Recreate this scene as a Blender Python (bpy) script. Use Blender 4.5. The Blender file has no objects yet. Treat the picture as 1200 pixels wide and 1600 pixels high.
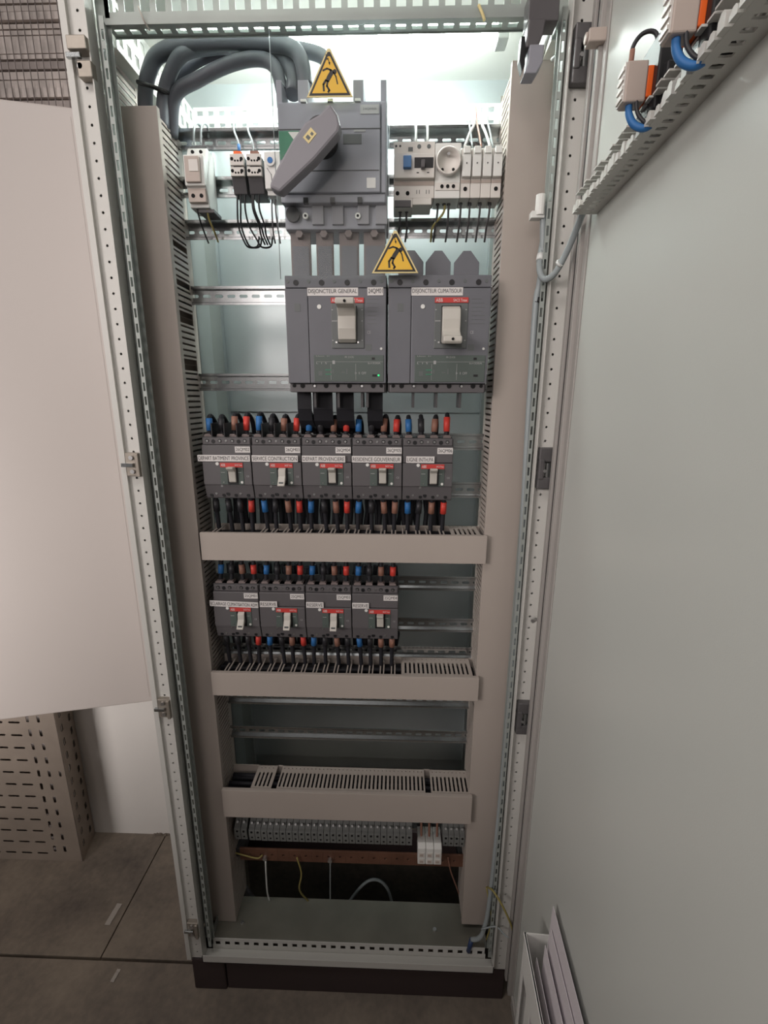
import bpy, bmesh, math, random
from math import sin, cos, pi, radians
from mathutils import Vector, Matrix

random.seed(7)
S = bpy.context.scene
COL = S.collection

# ------------------------------------------------------------------ camera
F_PX = 718.5174
PITCH, YAW, ROLL = .2434004, .0292448, .0037246
CAM = Vector((.1145013, -.8445773, 1.5064))
_f = Vector((-sin(YAW)*cos(PITCH), cos(YAW)*cos(PITCH), -sin(PITCH)))
_r0 = Vector((cos(YAW), sin(YAW), 0)); _u0 = _r0.cross(_f)
_r = cos(ROLL)*_r0 + sin(ROLL)*_u0
_u = -sin(ROLL)*_r0 + cos(ROLL)*_u0
cd = bpy.data.cameras.new('camera'); cam = bpy.data.objects.new('camera', cd); COL.objects.link(cam)
cd.sensor_fit = 'HORIZONTAL'; cd.sensor_width = 36; cd.lens = F_PX*36/1200
cd.clip_start = .02
cam.matrix_world = Matrix(((_r.x, _u.x, -_f.x, CAM.x), (_r.y, _u.y, -_f.y, CAM.y), (_r.z, _u.z, -_f.z, CAM.z), (0, 0, 0, 1)))
S.camera = cam

def P(px, py, Y):
    """measured image point -> place in the room at depth Y"""
    d = (px-600)/F_PX*_r - (py-800)/F_PX*_u + _f
    t = (Y-CAM.y)/d.y
    return CAM + d*t

# ------------------------------------------------------------------ materials
def lin(c):
    return tuple((v/255/12.92 if v/255 <= .04045 else ((v/255+.055)/1.055)**2.4) for v in c)

def mat(name, rgb, rough=.5, metal=0., var=0., scale=20., bump=0., bscale=200., spec=.5):
    m = bpy.data.materials.new(name); m.use_nodes = True
    nt = m.node_tree; b = nt.nodes['Principled BSDF']
    c = lin(rgb)
    b.inputs['Base Color'].default_value = (*c, 1)
    b.inputs['Roughness'].default_value = rough
    b.inputs['Metallic'].default_value = metal
    b.inputs['Specular IOR Level'].default_value = spec
    if var or bump:
        tc = nt.nodes.new('ShaderNodeTexCoord')
    if var:
        n = nt.nodes.new('ShaderNodeTexNoise'); n.inputs['Scale'].default_value = scale; n.inputs['Detail'].default_value = 6
        nt.links.new(tc.outputs['Object'], n.inputs['Vector'])
        r = nt.nodes.new('ShaderNodeValToRGB')
        r.color_ramp.elements[0].position = .3; r.color_ramp.elements[1].position = .72
        r.color_ramp.elements[0].color = (*[v*(1-var) for v in c], 1)
        r.color_ramp.elements[1].color = (*[min(1, v*(1+var)) for v in c], 1)
        nt.links.new(n.outputs['Fac'], r.inputs['Fac']); nt.links.new(r.outputs['Color'], b.inputs['Base Color'])
    if bump:
        n2 = nt.nodes.new('ShaderNodeTexNoise'); n2.inputs['Scale'].default_value = bscale; n2.inputs['Detail'].default_value = 3
        nt.links.new(tc.outputs['Object'], n2.inputs['Vector'])
        bp = nt.nodes.new('ShaderNodeBump'); bp.inputs['Strength'].default_value = bump; bp.inputs['Distance'].default_value = .002
        nt.links.new(n2.outputs['Fac'], bp.inputs['Height']); nt.links.new(bp.outputs['Normal'], b.inputs['Normal'])
    return m

M = dict(
    paint=mat('grey_powder_coat', (206, 205, 200), .42, var=.02, scale=3, bump=.04, bscale=900),
    door=mat('door_powder_coat', (200, 203, 198), .30, var=.015, scale=2, bump=.05, bscale=700),
    leafpaint=mat('pale_white_enamel', (208, 200, 195), .38, var=.015, scale=2),
    galv=mat('galvanised_steel', (178, 184, 184), .34, .85, var=.07, scale=14),
    zinc=mat('bright_zinc', (184, 188, 189), .20, .95, var=.03, scale=40),
    chan=mat('grey_door_channel', (164, 160, 156), .5, var=.03, scale=6),
    catch=mat('worn_nickel_catch', (160, 152, 142), .42, .55, var=.08, scale=60),
    framez=mat('dull_zinc_frame', (158, 164, 160), .55, .25, var=.05, scale=18),
    plate=mat('galvanised_sheet', (196, 203, 205), .34, .75, var=.06, scale=6),
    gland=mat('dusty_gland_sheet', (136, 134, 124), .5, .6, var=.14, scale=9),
    sheath=mat('dark_cable_sheath', (86, 88, 95), .5, var=.08, scale=30),
    navy=mat('navy_ferrule', (44, 62, 100), .5),
    duct=mat('grey_pvc', (176, 166, 158), .48, var=.025, scale=6),
    ductw=mat('light_grey_pvc', (205, 204, 199), .5, var=.03, scale=10),
    bigdark=mat('mid_grey_moulding', (106, 107, 113), .5, var=.03, scale=30, bump=.05, bscale=900),
    swlight=mat('light_blue_grey_moulding', (140, 138, 144), .5, var=.02, scale=20, bump=.05, bscale=900),
    dark=mat('dark_grey_moulding', (92, 89, 91), .5, var=.03, scale=30, bump=.05, bscale=900),
    dark2=mat('charcoal_moulding', (70, 68, 70), .5),
    switchgrey=mat('blue_grey_moulding', (148, 148, 157), .5, var=.02, scale=20, bump=.05, bscale=900),
    panel=mat('slate_grey_insert', (98, 102, 102), .45),
    panelg=mat('greenish_grey_insert', (84, 94, 90), .45),
    black=mat('black_plastic', (24, 24, 27), .45),
    rubber=mat('black_rubber', (36, 36, 41), .62, var=.1, scale=30, spec=.3),
    hole=mat('hole_darkness', (14, 13, 14), .9),
    white=mat('white_plastic', (226, 226, 222), .4),
    offwhite=mat('warm_white_plastic', (218, 213, 207), .45),
    tog=mat('cream_grey_lever', (196, 192, 184), .45),
    beige=mat('beige_grey_plastic', (186, 172, 163), .5),
    lab=mat('label_tape_white', (222, 218, 216), .5),
    ink=mat('label_ink', (48, 46, 48), .6),
    palegrey=mat('pale_print', (170, 170, 170), .6),
    red=mat('signal_red', (196, 62, 58), .5),
    redsl=mat('red_sleeve', (214, 68, 58), .5),
    blue=mat('blue_sleeve', (48, 112, 176), .55),
    brown=mat('brown_sleeve', (150, 108, 92), .55),
    blacksl=mat('black_sleeve', (44, 44, 48), .5),
    orange=mat('orange_plastic', (240, 104, 34), .4),
    bluetog=mat('blue_lever', (70, 112, 160), .4),
    yellow=mat('sign_yellow', (236, 188, 56), .45),
    cream=mat('sign_cream_edge', (226, 208, 150), .5),
    signblk=mat('sign_black', (44, 42, 40), .5),
    copper=mat('oxidised_copper', (116, 82, 66), .5, .3, var=.22, scale=18),
    tinned=mat('dull_tinned_copper', (122, 110, 108), .55, .1, var=.14, scale=14),
    green=mat('dull_green_inlay', (64, 128, 100), .5),
    graycab=mat('grey_cable', (150, 158, 160), .45),
    whitecab=mat('white_cable', (222, 224, 222), .45),
    yg=mat('yellow_green_wire', (150, 138, 80), .5),
    paper=mat('office_paper', (216, 210, 214), .6),
    plinth=mat('dark_brown_plinth', (62, 50, 50), .6, var=.08, scale=12),
    steel=mat('screw_steel', (200, 200, 200), .3, .9),
    castm=mat('cast_grey_bracket', (104, 102, 103), .4, .4, var=.08, scale=30),
    wall=mat('white_wall_paint', (228, 224, 219), .8, var=.03, scale=4, bump=.15, bscale=120),
    tray=mat('dull_galvanised_tray', (152, 140, 129), .5, .4, var=.12, scale=9),
    slat=mat('weathered_grey_slat', (216, 206, 200), .65, var=.22, scale=25),
    slatd=mat('dark_grey_slat', (176, 166, 162), .7, var=.2, scale=25),
    wire=mat('thin_grey_wire', (136, 127, 124), .5, .2),
    termg=mat('grey_polyamide', (122, 124, 122), .5, var=.05, scale=60),
    cover=mat('lamp_housing_white', (220, 222, 220), .5),
    tape=mat('pale_tape', (176, 168, 160), .6),
)

def concrete():
    m = bpy.data.materials.new('worn_concrete'); m.use_nodes = True
    nt = m.node_tree; b = nt.nodes['Principled BSDF']; L = nt.links
    tc = nt.nodes.new('ShaderNodeTexCoord')
    n1 = nt.nodes.new('ShaderNodeTexNoise'); n1.inputs['Scale'].default_value = 3.2; n1.inputs['Detail'].default_value = 9; n1.inputs['Roughness'].default_value = .62
    n2 = nt.nodes.new('ShaderNodeTexNoise'); n2.inputs['Scale'].default_value = 60; n2.inputs['Detail'].default_value = 4
    mix = nt.nodes.new('ShaderNodeMath'); mix.operation = 'MULTIPLY_ADD'; mix.inputs[1].default_value = .25
    L.new(tc.outputs['Object'], n1.inputs['Vector']); L.new(tc.outputs['Object'], n2.inputs['Vector'])
    L.new(n2.outputs['Fac'], mix.inputs[0]); L.new(n1.outputs['Fac'], mix.inputs[2])
    r = nt.nodes.new('ShaderNodeValToRGB')
    r.color_ramp.elements[0].position = .42; r.color_ramp.elements[0].color = (*lin((94, 86, 80)), 1)
    r.color_ramp.elements[1].position = .80; r.color_ramp.elements[1].color = (*lin((148, 136, 122)), 1)
    L.new(mix.outputs[0], r.inputs['Fac']); L.new(r.outputs['Color'], b.inputs['Base Color'])
    b.inputs['Roughness'].default_value = .62
    bp = nt.nodes.new('ShaderNodeBump'); bp.inputs['Strength'].default_value = .2; bp.inputs['Distance'].default_value = .003
    L.new(n2.outputs['Fac'], bp.inputs['Height']); L.new(bp.outputs['Normal'], b.inputs['Normal'])
    return m
M['concrete'] = concrete()

def emit(name, rgb, s):
    m = bpy.data.materials.new(name); m.use_nodes = True; nt = m.node_tree
    nt.nodes.remove(nt.nodes['Principled BSDF'])
    e = nt.nodes.new('ShaderNodeEmission'); e.inputs['Color'].default_value = (*rgb, 1); e.inputs['Strength'].default_value = s
    nt.links.new(e.outputs[0], nt.nodes['Material Output'].inputs[0]); return m
M['tube'] = emit('fluorescent_glow', (.90, 1.0, .955), 80)
M['led'] = emit('green_indicator', (.05, .9, .25), 1.4)

def clear(name, fog=.05):
    m = bpy.data.materials.new(name); m.use_nodes = True; nt = m.node_tree; L = nt.links
    nt.nodes.remove(nt.nodes['Principled BSDF'])
    t = nt.nodes.new('ShaderNodeBsdfTransparent'); t.inputs[0].default_value = (.97, .985, .98, 1)
    g = nt.nodes.new('ShaderNodeBsdfGlossy'); g.inputs['Roughness'].default_value = .06
    d = nt.nodes.new('ShaderNodeBsdfTranslucent'); d.inputs[0].default_value = (.9, .93, .95, 1)
    fr = nt.nodes.new('ShaderNodeFresnel'); fr.inputs[0].default_value = 1.14
    m1 = nt.nodes.new('ShaderNodeMixShader'); m1.inputs[0].default_value = fog
    m2 = nt.nodes.new('ShaderNodeMixShader')
    L.new(t.outputs[0], m1.inputs[1]); L.new(d.outputs[0], m1.inputs[2])
    L.new(fr.outputs[0], m2.inputs[0]); L.new(m1.outputs[0], m2.inputs[1]); L.new(g.outputs[0], m2.inputs[2])
    L.new(m2.outputs[0], nt.nodes['Material Output'].inputs[0]); return m
M['acrylic'] = clear('clear_acrylic', .008)
M['edgeglint'] = clear('edge_highlight_acrylic', .45)  # milkier acrylic, the edge highlight is put into the material

# ------------------------------------------------------------------ mesh helpers
I3 = lambda u, v, w: (u, v, w)
class MB:
    def __init__(s, T=None): s.v = []; s.f = []; s.T = T or I3
    def add(s, vs, fs):
        o = len(s.v); s.v += [s.T(*p) for p in vs]; s.f += [tuple(o+i for i in q) for q in fs]; return s
    def box(s, x0, x1, y0, y1, z0, z1):
        return s.add([(x0,y0,z0),(x1,y0,z0),(x1,y1,z0),(x0,y1,z0),(x0,y0,z1),(x1,y0,z1),(x1,y1,z1),(x0,y1,z1)],
                     [(0,3,2,1),(4,5,6,7),(0,1,5,4),(1,2,6,5),(2,3,7,6),(3,0,4,7)])
    def prism(s, poly, a0, a1, axis='y'):
        n = len(poly)
        m = {'y': lambda p, a: (p[0], a, p[1]), 'x': lambda p, a: (a, p[0], p[1]), 'z': lambda p, a: (p[0], p[1], a)}[axis]
        return s.add([m(p, a0) for p in poly]+[m(p, a1) for p in poly],
                     [tuple(range(n))[::-1], tuple(range(n, 2*n))]+[(i, (i+1) % n, n+(i+1) % n, n+i) for i in range(n)])
    def cyl(s, p0, p1, r0, r1=None, n=14):
        r1 = r0 if r1 is None else r1
        return s.tube([p0, p1], [r0, r1], n, 0)
    def tube(s, pts, r, n=10, sm=6):
        pts = [Vector(p) for p in pts]
        if sm and len(pts) > 2:
            q = [pts[0]*2-pts[1]]+pts+[pts[-1]*2-pts[-2]]; out = []
            for i in range(1, len(q)-2):
                a, b, c, d = q[i-1:i+3]
                for k in range(sm):
                    t = k/sm
                    out.append(.5*((2*b)+(c-a)*t+(2*a-5*b+4*c-d)*t*t+(3*b-a-3*c+d)*t**3))
            out.append(pts[-1]); pts = out
        N = len(pts); rs = r if isinstance(r, (list, tuple)) else [r]*N
        if len(rs) != N: rs = [rs[0]+(rs[-1]-rs[0])*i/(N-1) for i in range(N)]
        t = (pts[1]-pts[0]).normalized()
        up = Vector((0, 0, 1)) if abs(t.z) < .9 else Vector((0, 1, 0))
        a = t.cross(up).normalized(); vs = []
        for i, p in enumerate(pts):
            t = (pts[min(i+1, N-1)]-pts[max(i-1, 0)])
            if t.length < 1e-9: t = Vector((0, 0, 1))
            t.normalize(); a = (a-t*a.dot(t)).normalized(); b = t.cross(a)
            vs += [tuple(p+(a*cos(2*pi*k/n)+b*sin(2*pi*k/n))*rs[i]) for k in range(n)]
        fs = [tuple(range(n))[::-1], tuple(range((N-1)*n, N*n))]
        for i in range(N-1):
            fs += [(i*n+k, i*n+(k+1) % n, (i+1)*n+(k+1) % n, (i+1)*n+k) for k in range(n)]
        return s.add(vs, fs)
    def disc(s, x, y, z, r, d, n=12):      # disc facing -y, from y-d to y
        return s.cyl((x, y, z), (x, y-d, z), r, r, n)
    def stroke(s, pts, w, y0, y1):          # flat line in x,z
        for (x0, z0), (x1, z1) in zip(pts, pts[1:]):
            L = math.hypot(x1-x0, z1-z0) or 1e-6; nx, nz = -(z1-z0)/L*w/2, (x1-x0)/L*w/2
            ex, ez = (x1-x0)/L*w*.3, (z1-z0)/L*w*.3
            s.prism([(x0-ex+nx, z0-ez+nz), (x0-ex-nx, z0-ez-nz), (x1+ex-nx, z1+ez-nz), (x1+ex+nx, z1+ez+nz)], y0, y1)
        return s
    def cell(s, g, u0, u1, v0, v1, t, hole=None):
        """sheet cell in u,v of thickness t, with an optional hole; g maps (u,v,w)->xyz"""
        uc, vc = (u0+u1)/2, (v0+v1)/2
        if not hole:
            vs = [g(u, v, w) for w in (0, t) for u, v in ((u0,v0),(u1,v0),(u1,v1),(u0,v1))]
            return s.add(vs, [(0,3,2,1),(4,5,6,7),(0,1,5,4),(1,2,6,5),(2,3,7,6),(3,0,4,7)])
        cu, cv, ru, rv, kind = hole
        O = [(u1,cv),(u1,v1),(cu,v1),(u0,v1),(u0,cv),(u0,v0),(cu,v0),(u1,v0)]
        if kind == 'rect': H = [(1,0),(1,1),(0,1),(-1,1),(-1,0),(-1,-1),(0,-1),(1,-1)]
        elif kind == 'oct': H = [(cos(k*pi/4), sin(k*pi/4)) for k in range(8)]
        else: H = [(1,0),(.8,1),(0,1),(-.8,1),(-1,0),(-.8,-1),(0,-1),(.8,-1)]
        H = [(cu+a*ru, cv+b*rv) for a, b in H]
        vs = [g(u, v, w) for w in (0, t) for u, v in O+H]
        fs = []
        for k in range(8):
            j = (k+1) % 8
            fs += [(k, 8+k, 8+j, j), (16+k, 16+j, 24+j, 24+k), (8+k, 24+k, 24+j, 8+j), (k, j, 16+j, 16+k)]
        return s.add(vs, fs)
    def strip(s, g, u0, u1, v0, v1, t, pitch, ru, rv, kind, first=None, gaps=()):
        n = int((u1-u0)/pitch); e = (u1-u0-n*pitch)/2
        if e > 1e-6:
            s.cell(g, u0, u0+e, v0, v1, t); s.cell(g, u1-e, u1, v0, v1, t)
        for i in range(n):
            a = u0+e+i*pitch
            if i in gaps: s.cell(g, a, a+pitch, v0, v1, t, (a+pitch/2, (v0+v1)/2, pitch*.49, rv, 'rect'))
            else: s.cell(g, a, a+pitch, v0, v1, t, (a+pitch/2, (v0+v1)/2, ru, rv, kind))
        return s
    def build(s, name, m, parent=None, o=(0, 0, 0), smooth=False, bevel=0, kind=None, label=None):
        me = bpy.data.meshes.new(name)
        ox, oy, oz = o
        me.from_pydata([(x-ox, y-oy, z-oz) for x, y, z in s.v], [], s.f)
        bm = bmesh.new(); bm.from_mesh(me); bmesh.ops.recalc_face_normals(bm, faces=bm.faces)
        bm.to_mesh(me); bm.free()
        me.materials.append(M[m] if isinstance(m, str) else m)
        if smooth:
            me.polygons.foreach_set('use_smooth', [len(p.vertices) <= 4 for p in me.polygons])
        ob = bpy.data.objects.new(name, me); COL.objects.link(ob)
        if parent: ob.parent = parent
        else: ob.location = o
        if bevel:
            b = ob.modifiers.new('bevel', 'BEVEL'); b.width = bevel; b.segments = 2; b.limit_method = 'ANGLE'; b.angle_limit = radians(50)
        if kind: ob['kind'] = kind
        if label: ob['label'] = label
        return ob

def thing(name, label, cat, o=(0, 0, 0), group=None):
    e = bpy.data.objects.new(name, None); COL.objects.link(e); e.location = o
    e.empty_display_size = .05
    return tag(e, label, cat, group)
def tag(o, label, cat, group=None):
    o['label'] = label; o['category'] = cat
    if group: o['group'] = group
    return o

_tc = {}
def text(s, parent, x0, x1, z0, z1, y, m='ink', o=(0, 0, 0), name='lettering', T=None):
    """flat lettering standing at y, filling x0..x1, z0..z1"""
    if s not in _tc:
        c = bpy.data.curves.new('lettering', 'FONT'); c.body = s
        ob = bpy.data.objects.new('tmp', c); COL.objects.link(ob)
        dg = bpy.context.evaluated_depsgraph_get(); dg.update()
        me = ob.evaluated_get(dg).to_mesh()
        _tc[s] = ([tuple(v.co) for v in me.vertices], [tuple(p.vertices) for p in me.polygons])
        ob.evaluated_get(dg).to_mesh_clear(); bpy.data.objects.remove(ob); bpy.data.curves.remove(c)
    V, Fc = _tc[s]
    ax, bx = min(v[0] for v in V), max(v[0] for v in V); az, bz = min(v[1] for v in V), max(v[1] for v in V)
    mb = MB(T)
    mb.add([(x0+(v[0]-ax)/(bx-ax)*(x1-x0), y, z0+(v[1]-az)/(bz-az)*(z1-z0)) for v in V], Fc)
    return mb.build(name, m, parent, o)

# ================================================================== SETTING
fl = MB()
PX0, PX1, PY0, PY1 = -.385, .385, .06, .385      # pit added under the enclosure so the base opening goes dark
for q in ((-3.2, PX0, -3.2, .46), (PX1, 3.2, -3.2, .46), (PX0, PX1, -3.2, PY0), (PX0, PX1, PY1, .46)): fl.box(*q, -.08, -.012)
fl.box(PX0-.02, PX0, PY0, PY1, -.7, -.08).box(PX1, PX1+.02, PY0, PY1, -.7, -.08).box(PX0, PX1, PY0-.02, PY0, -.7, -.08).box(PX0, PX1, PY1, PY1+.02, -.7, -.08).box(PX0, PX1, PY0, PY1, -.72, -.7)
J = .004
fl.box(-3.2, 3.2, -3.2, .066-J, -.012, 0)
for a, b in ((-3.2, -1.62), (-1.62+J, -.692-J/2), (-.692+J/2, PX0), (PX1, 3.2)):
    fl.box(a, b, .066+J, .46, -.012, 0)
fl.box(PX0, PX1, PY1, .46, -.012, 0)
fl.build('floor', 'concrete', kind='structure')
wl = MB().box(-3.2, 3.2, .44, .56, 0, 2.95)
wl.build('wall_back', 'wall', kind='structure')
# chipped paint crumbs along the wall foot
cr = MB()
for k in range(14):
    x = -.74+random.random()*.1; cr.box(x, x+.004+random.random()*.008, .4405-.004-random.random()*.006, .4405, 0, .003+random.random()*.004)
tag(cr.build('paint_crumbs', 'concrete', o=(-.70, .436, 0), kind='stuff'), 'dark crumbs along the foot of the white wall', 'debris')

# crack in the slab is a shallow groove strip lying in the floor
# slatted screen at the upper left
sc = thing('slatted_screen', 'grey horizontally slatted screen with thin vertical wires above the pale door leaf', 'screen', (-1.25, .42, 2.02))
o = (-1.25, .42, 2.02)
z = 2.03; k = 0; A = MB(); B = MB()
while z < 2.62:
    h = random.choice((.012, .016, .020, .010, .026)); dy = random.random()*.010
    (A if random.random() < .72 else B).box(-2.0, -.48, .397+dy, .417+dy*.3, z, z+h-.0015)
    z += h+.0015
A.build('slat', 'slat', sc, o, kind='stuff'); B.build('slat', 'slatd', sc, o, kind='stuff')
A = MB(); x = -1.99
while x < -.48:
    A.cyl((x, .394, 2.025), (x+.004, .394, 2.62), .0011, n=6); x += .0165
A.build('wire', 'wire', sc, o, kind='stuff')
MB().box(-2.0, -.48, .4175, .4375, 2.02, 2.63).build('backing', 'slatd', sc, o)

# pale door leaf of a wall cabinet at the left
o = (-.535, .235, .72)
wc = thing('wall_cabinet', 'pale enamelled wall cabinet whose broad plain door stands slightly ajar', 'cabinet', o)
MB().box(-1.6, -.545, .30, .44, .80, 1.96).build('body', 'leafpaint', wc, o, bevel=.003)
ang = radians(14.2); ux, uy = cos(ang), sin(ang)
def TL(u, n, z): return (-.535-u*ux+n*uy*-1*-1*0+(-n)*(-uy), .235-u*uy-n*ux, z)   # u to the left, n towards the room
lf = MB(TL).box(0, 1.0, 0, .022, .714, 2.062)
leaf = lf.build('door', 'leafpaint', wc, o, bevel=.003)
MB(TL).box(.012, .02, .0205, .0225, .73, 2.045).build('edge_fold', 'leafpaint', leaf, o)

# perforated cable tray standing against the wall
o = (-1.1, .39, 0)
tr = thing('cable_tray', 'perforated galvanised cable tray standing upright against the white wall', 'cable tray', o)
A = MB(); gx = lambda u, v, w: (u, .334+w, v)
zt = .70
for r in range(15):
    z0 = .012+r*.046
    if r % 1 == 0:
        n = 11; x0 = -1.62
        for c in range(n):
            a = x0+c*.054
            A.cell(gx, a, a+.054, z0, z0+.046, .0015, (a+.027, z0+.018+(c % 2)*.0, .019, .0035, 'obl'))
A.cell(gx, -1.62, -1.026, 0, .012, .0015)
for c in range(2):
    A.strip(lambda u, v, w: (v, .334+w, u), .0, zt, -1.026+c*.034, -.992+c*.034, .0015, .05, .013, .0045, 'obl')
A.cell(gx, -.958, -.921, 0, zt, .0015, (-.94, .35, .004, .01, 'obl'))
A.build('web', 'tray', tr, o)
A = MB()
for c in range(2):
    A.strip(lambda u, v, w: (-.9215-w-(v-.334)*.24, v, u), .0, zt, .334+c*.05, .384+c*.05, .0015, .05, .013, .006, 'obl')
A.build('flange', 'tray', tr, o, label='perforated side flange of the tray')
A = MB()
A.box(-1.62, -.93, .36, .362, 0, zt)
A.build('nested_tray', 'slatd', tr, o)

# scraps on the floor
a = P(178, 1425, .185); 
def scrap(x, y, w, l, rot, lab):
    c, s_ = cos(rot), sin(rot)
    T = lambda u, v, q: (x+u*c-v*s_, y+u*s_+v*c, q)
    b = MB(T); N = 6
    vs = [(u*w/2, -l/2+l*i/N, .0008+.0014*abs(sin(i*1.3))) for i in range(N+1) for u in (-1, 1)]
    vs += [(p, q, r+.0006) for p, q, r in vs]
    n = 2*(N+1); fs = []
    for i in range(N): fs += [(2*i, 2*i+1, 2*i+3, 2*i+2), (n+2*i, n+2*i+2, n+2*i+3, n+2*i+1), (2*i, 2*i+2, n+2*i+2, n+2*i), (2*i+1, n+2*i+1, n+2*i+3, 2*i+3)]
    fs += [(0, n, n+1, 1), (2*N, 2*N+1, n+2*N+1, n+2*N)]
    b.add(vs, fs)
    tag(b.build('tape_scrap', 'tape', o=(x, y, 0)), lab, 'scrap')
scrap(-.722, .178, .016, .058, -.05, 'longer pale strip of tape lying beside the floor joint')
scrap(-.626, .030, .010, .028, -.1, 'tiny pale fleck of tape on the front floor slab')

# ================================================================== ENCLOSURE
TOP = 2.20
E0 = (0, .2, 0)
en = thing('electrical_enclosure', 'tall grey electrical enclosure standing open on a dark brown plinth', 'enclosure', E0)
def part(mb, name, m, bevel=0, parent=None, **k): return mb.build(name, m, parent or en, E0, bevel=bevel, **k)
# plinth
pl = part(MB().box(-.315, .40, .014, .03, 0, .104).box(-.40, -.385, .03, .40, 0, .104).box(.385, .40, .03, .40, 0, .104).box(-.385, .385, .385, .40, 0, .104), 'plinth', 'plinth', .002)
part(MB().box(-.402, -.317, .010, .03, 0, .106), 'plinth_corner', 'plinth', .004, pl)
# panels
for s in (-1, 1):
    part(MB().box(s*.4035-.0015, s*.4035+.0015, .02, .40, .105, TOP), 'side_panel', 'paint')
part(MB().box(-.405, .405, .398, .401, .105, TOP), 'back_panel', 'plate')
part(MB().box(-.405, .405, .02, .401, TOP, TOP+.004), 'roof_panel', 'paint')
mp = part(MB().box(-.335, .335, .380, .384, 1.47, 2.06), 'mounting_plate', 'plate', label='upper galvanised mounting plate')
part(MB().box(-.335, .335, .380, .384, .40, 1.466), 'mounting_plate', 'plate', label='lower galvanised mounting plate')
# front posts: outer strip with small holes, fold, inner slotted profile
for s in (-1, 1):
    g = lambda u, v, w, s=s: (s*v, .010+w, u)
    A = MB().strip(g, .112, TOP, .3685, .3985, .0015, .025, .0023, .0023, 'oct')
    A.box(min(s*.3985, s*.409), max(s*.3985, s*.409), .004, .03, .112, TOP)
    A.box(min(s*.3665, s*.3985), max(s*.3665, s*.3985), .024, .026, .112, TOP)
    post = part(A, 'front_post', 'paint')
    part(MB().box(min(s*.3655, s*.3675), max(s*.3655, s*.3675), 0, .024, .112, TOP), 'sealing_lip', 'paint', 0, post)
    a, b = (.3448, .3523) if s < 0 else (.3535, .3615)
    g = lambda u, v, w, s=s: (s*v, .010+w, u)
    A = MB().strip(g, .15, 2.074, a, b, .0015, .025, .0075, .0019, 'rect')
    A.box(min(s*(b-.0012), s*b), max(s*(b-.0012), s*b), .0115, .030, .15, 2.074)
    A.box(min(s*a, s*.3665), max(s*a, s*.3665), .030, .0315, .15, TOP-.01)
    part(A, 'slotted_profile', 'framez', 0, post)
    # small fixing holes backing
# bottom lip, perforated bottom rail and gland plate
br = part(MB().box(-.3675, .3675, 0, .0015, .112, .134).box(-.3675, .3675, .0, .03, .112, .1135), 'bottom_lip', 'paint')
A = MB().strip(lambda u, v, w: (u, .030+w, v), -.352, .352, .1175, .1495, .0015, .025, .0062, .0058, 'rect')
A.box(-.352, .352, .030, .0315, .106, .1175)
for k in range(27): pass
part(A, 'bottom_rail', 'paint', 0, br)
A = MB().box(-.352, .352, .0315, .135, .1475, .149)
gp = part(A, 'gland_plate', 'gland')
for x in (-.285, .225): part(MB().cyl((x, .068, .149), (x, .068, .152), .005).cyl((x, .068, .152), (x, .068, .1525), .0025), 'screw', 'steel', 0, gp)
part(MB().box(-.352, -.3495, .03, .36, .13, .17).box(.3495, .352, .03, .36, .13, .17), 'bottom_side_rail', 'galv')
# top rail: front face with square holes, underside with holes
A = MB()
A.strip(lambda u, v, w: (u, .030+w, v), -.352, .352, 2.074, 2.125, .0015, .025, .0075, .0085, 'rect')
A.strip(lambda u, v, w: (u, v, 2.074+w), -.352, .352, .0315, .056, .0015, .025, .0075, .005, 'rect')
A.box(-.352, .352, .0545, .056, 2.072, 2.082)
A.box(-.352, .352, .026, .0315, 2.0725, 2.081)
tr_ = part(A, 'top_rail', 'framez')
part(MB().box(-.3675, .3675, 0, .0015, 2.125, TOP).box(-.40, .40, .008, .0095, 2.125, TOP), 'top_lip', 'paint', 0, tr_)
# upper depth rails with two rows of square holes, left and right, and the back rail
for s in (-1, 1):
    A = MB(); zz = 2.062
    for r in range(2):
        A.strip(lambda u, v, w, s=s: (s*(.352+w), u, v), .056, .36, zz+r*.034, zz+(r+1)*.034, .0015, .025, .006, .0085, 'rect')
    A.box(min(s*.352, s*.385), max(s*.352, s*.385), .056, .36, zz-.002, zz)
    part(A, 'depth_rail', 'paint')
A = MB()
for r in range(2):
    A.strip(lambda u, v, w: (u, .360+w, v), -.352, .352, 2.088+r*.024, 2.112+r*.024, .0015, .025, .0065, .0045, 'rect')
A.box(-.352, .352, .34, .3615, 2.0865, 2.088)
part(A, 'back_rail', 'paint')
# rear uprights that carry the rails
for s in (-1, 1):
    A = MB().strip(lambda u, v, w, s=s: (s*v, .163+w, u), .2, 2.03, .322, .352, .002, .025, .008, .005, 'rect')
    A.strip(lambda u, v, w, s=s: (s*(.352+w), v, u), .2, 2.03, .163, .19, .002, .025, .008, .006, 'rect')
    part(A, 'upright_rail', 'galv')
    A = MB().box(min(s*.325, s*.352), max(s*.325, s*.352), .36, .3775, .15, 2.06)
    part(A, 'corner_post', 'galv')
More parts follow.
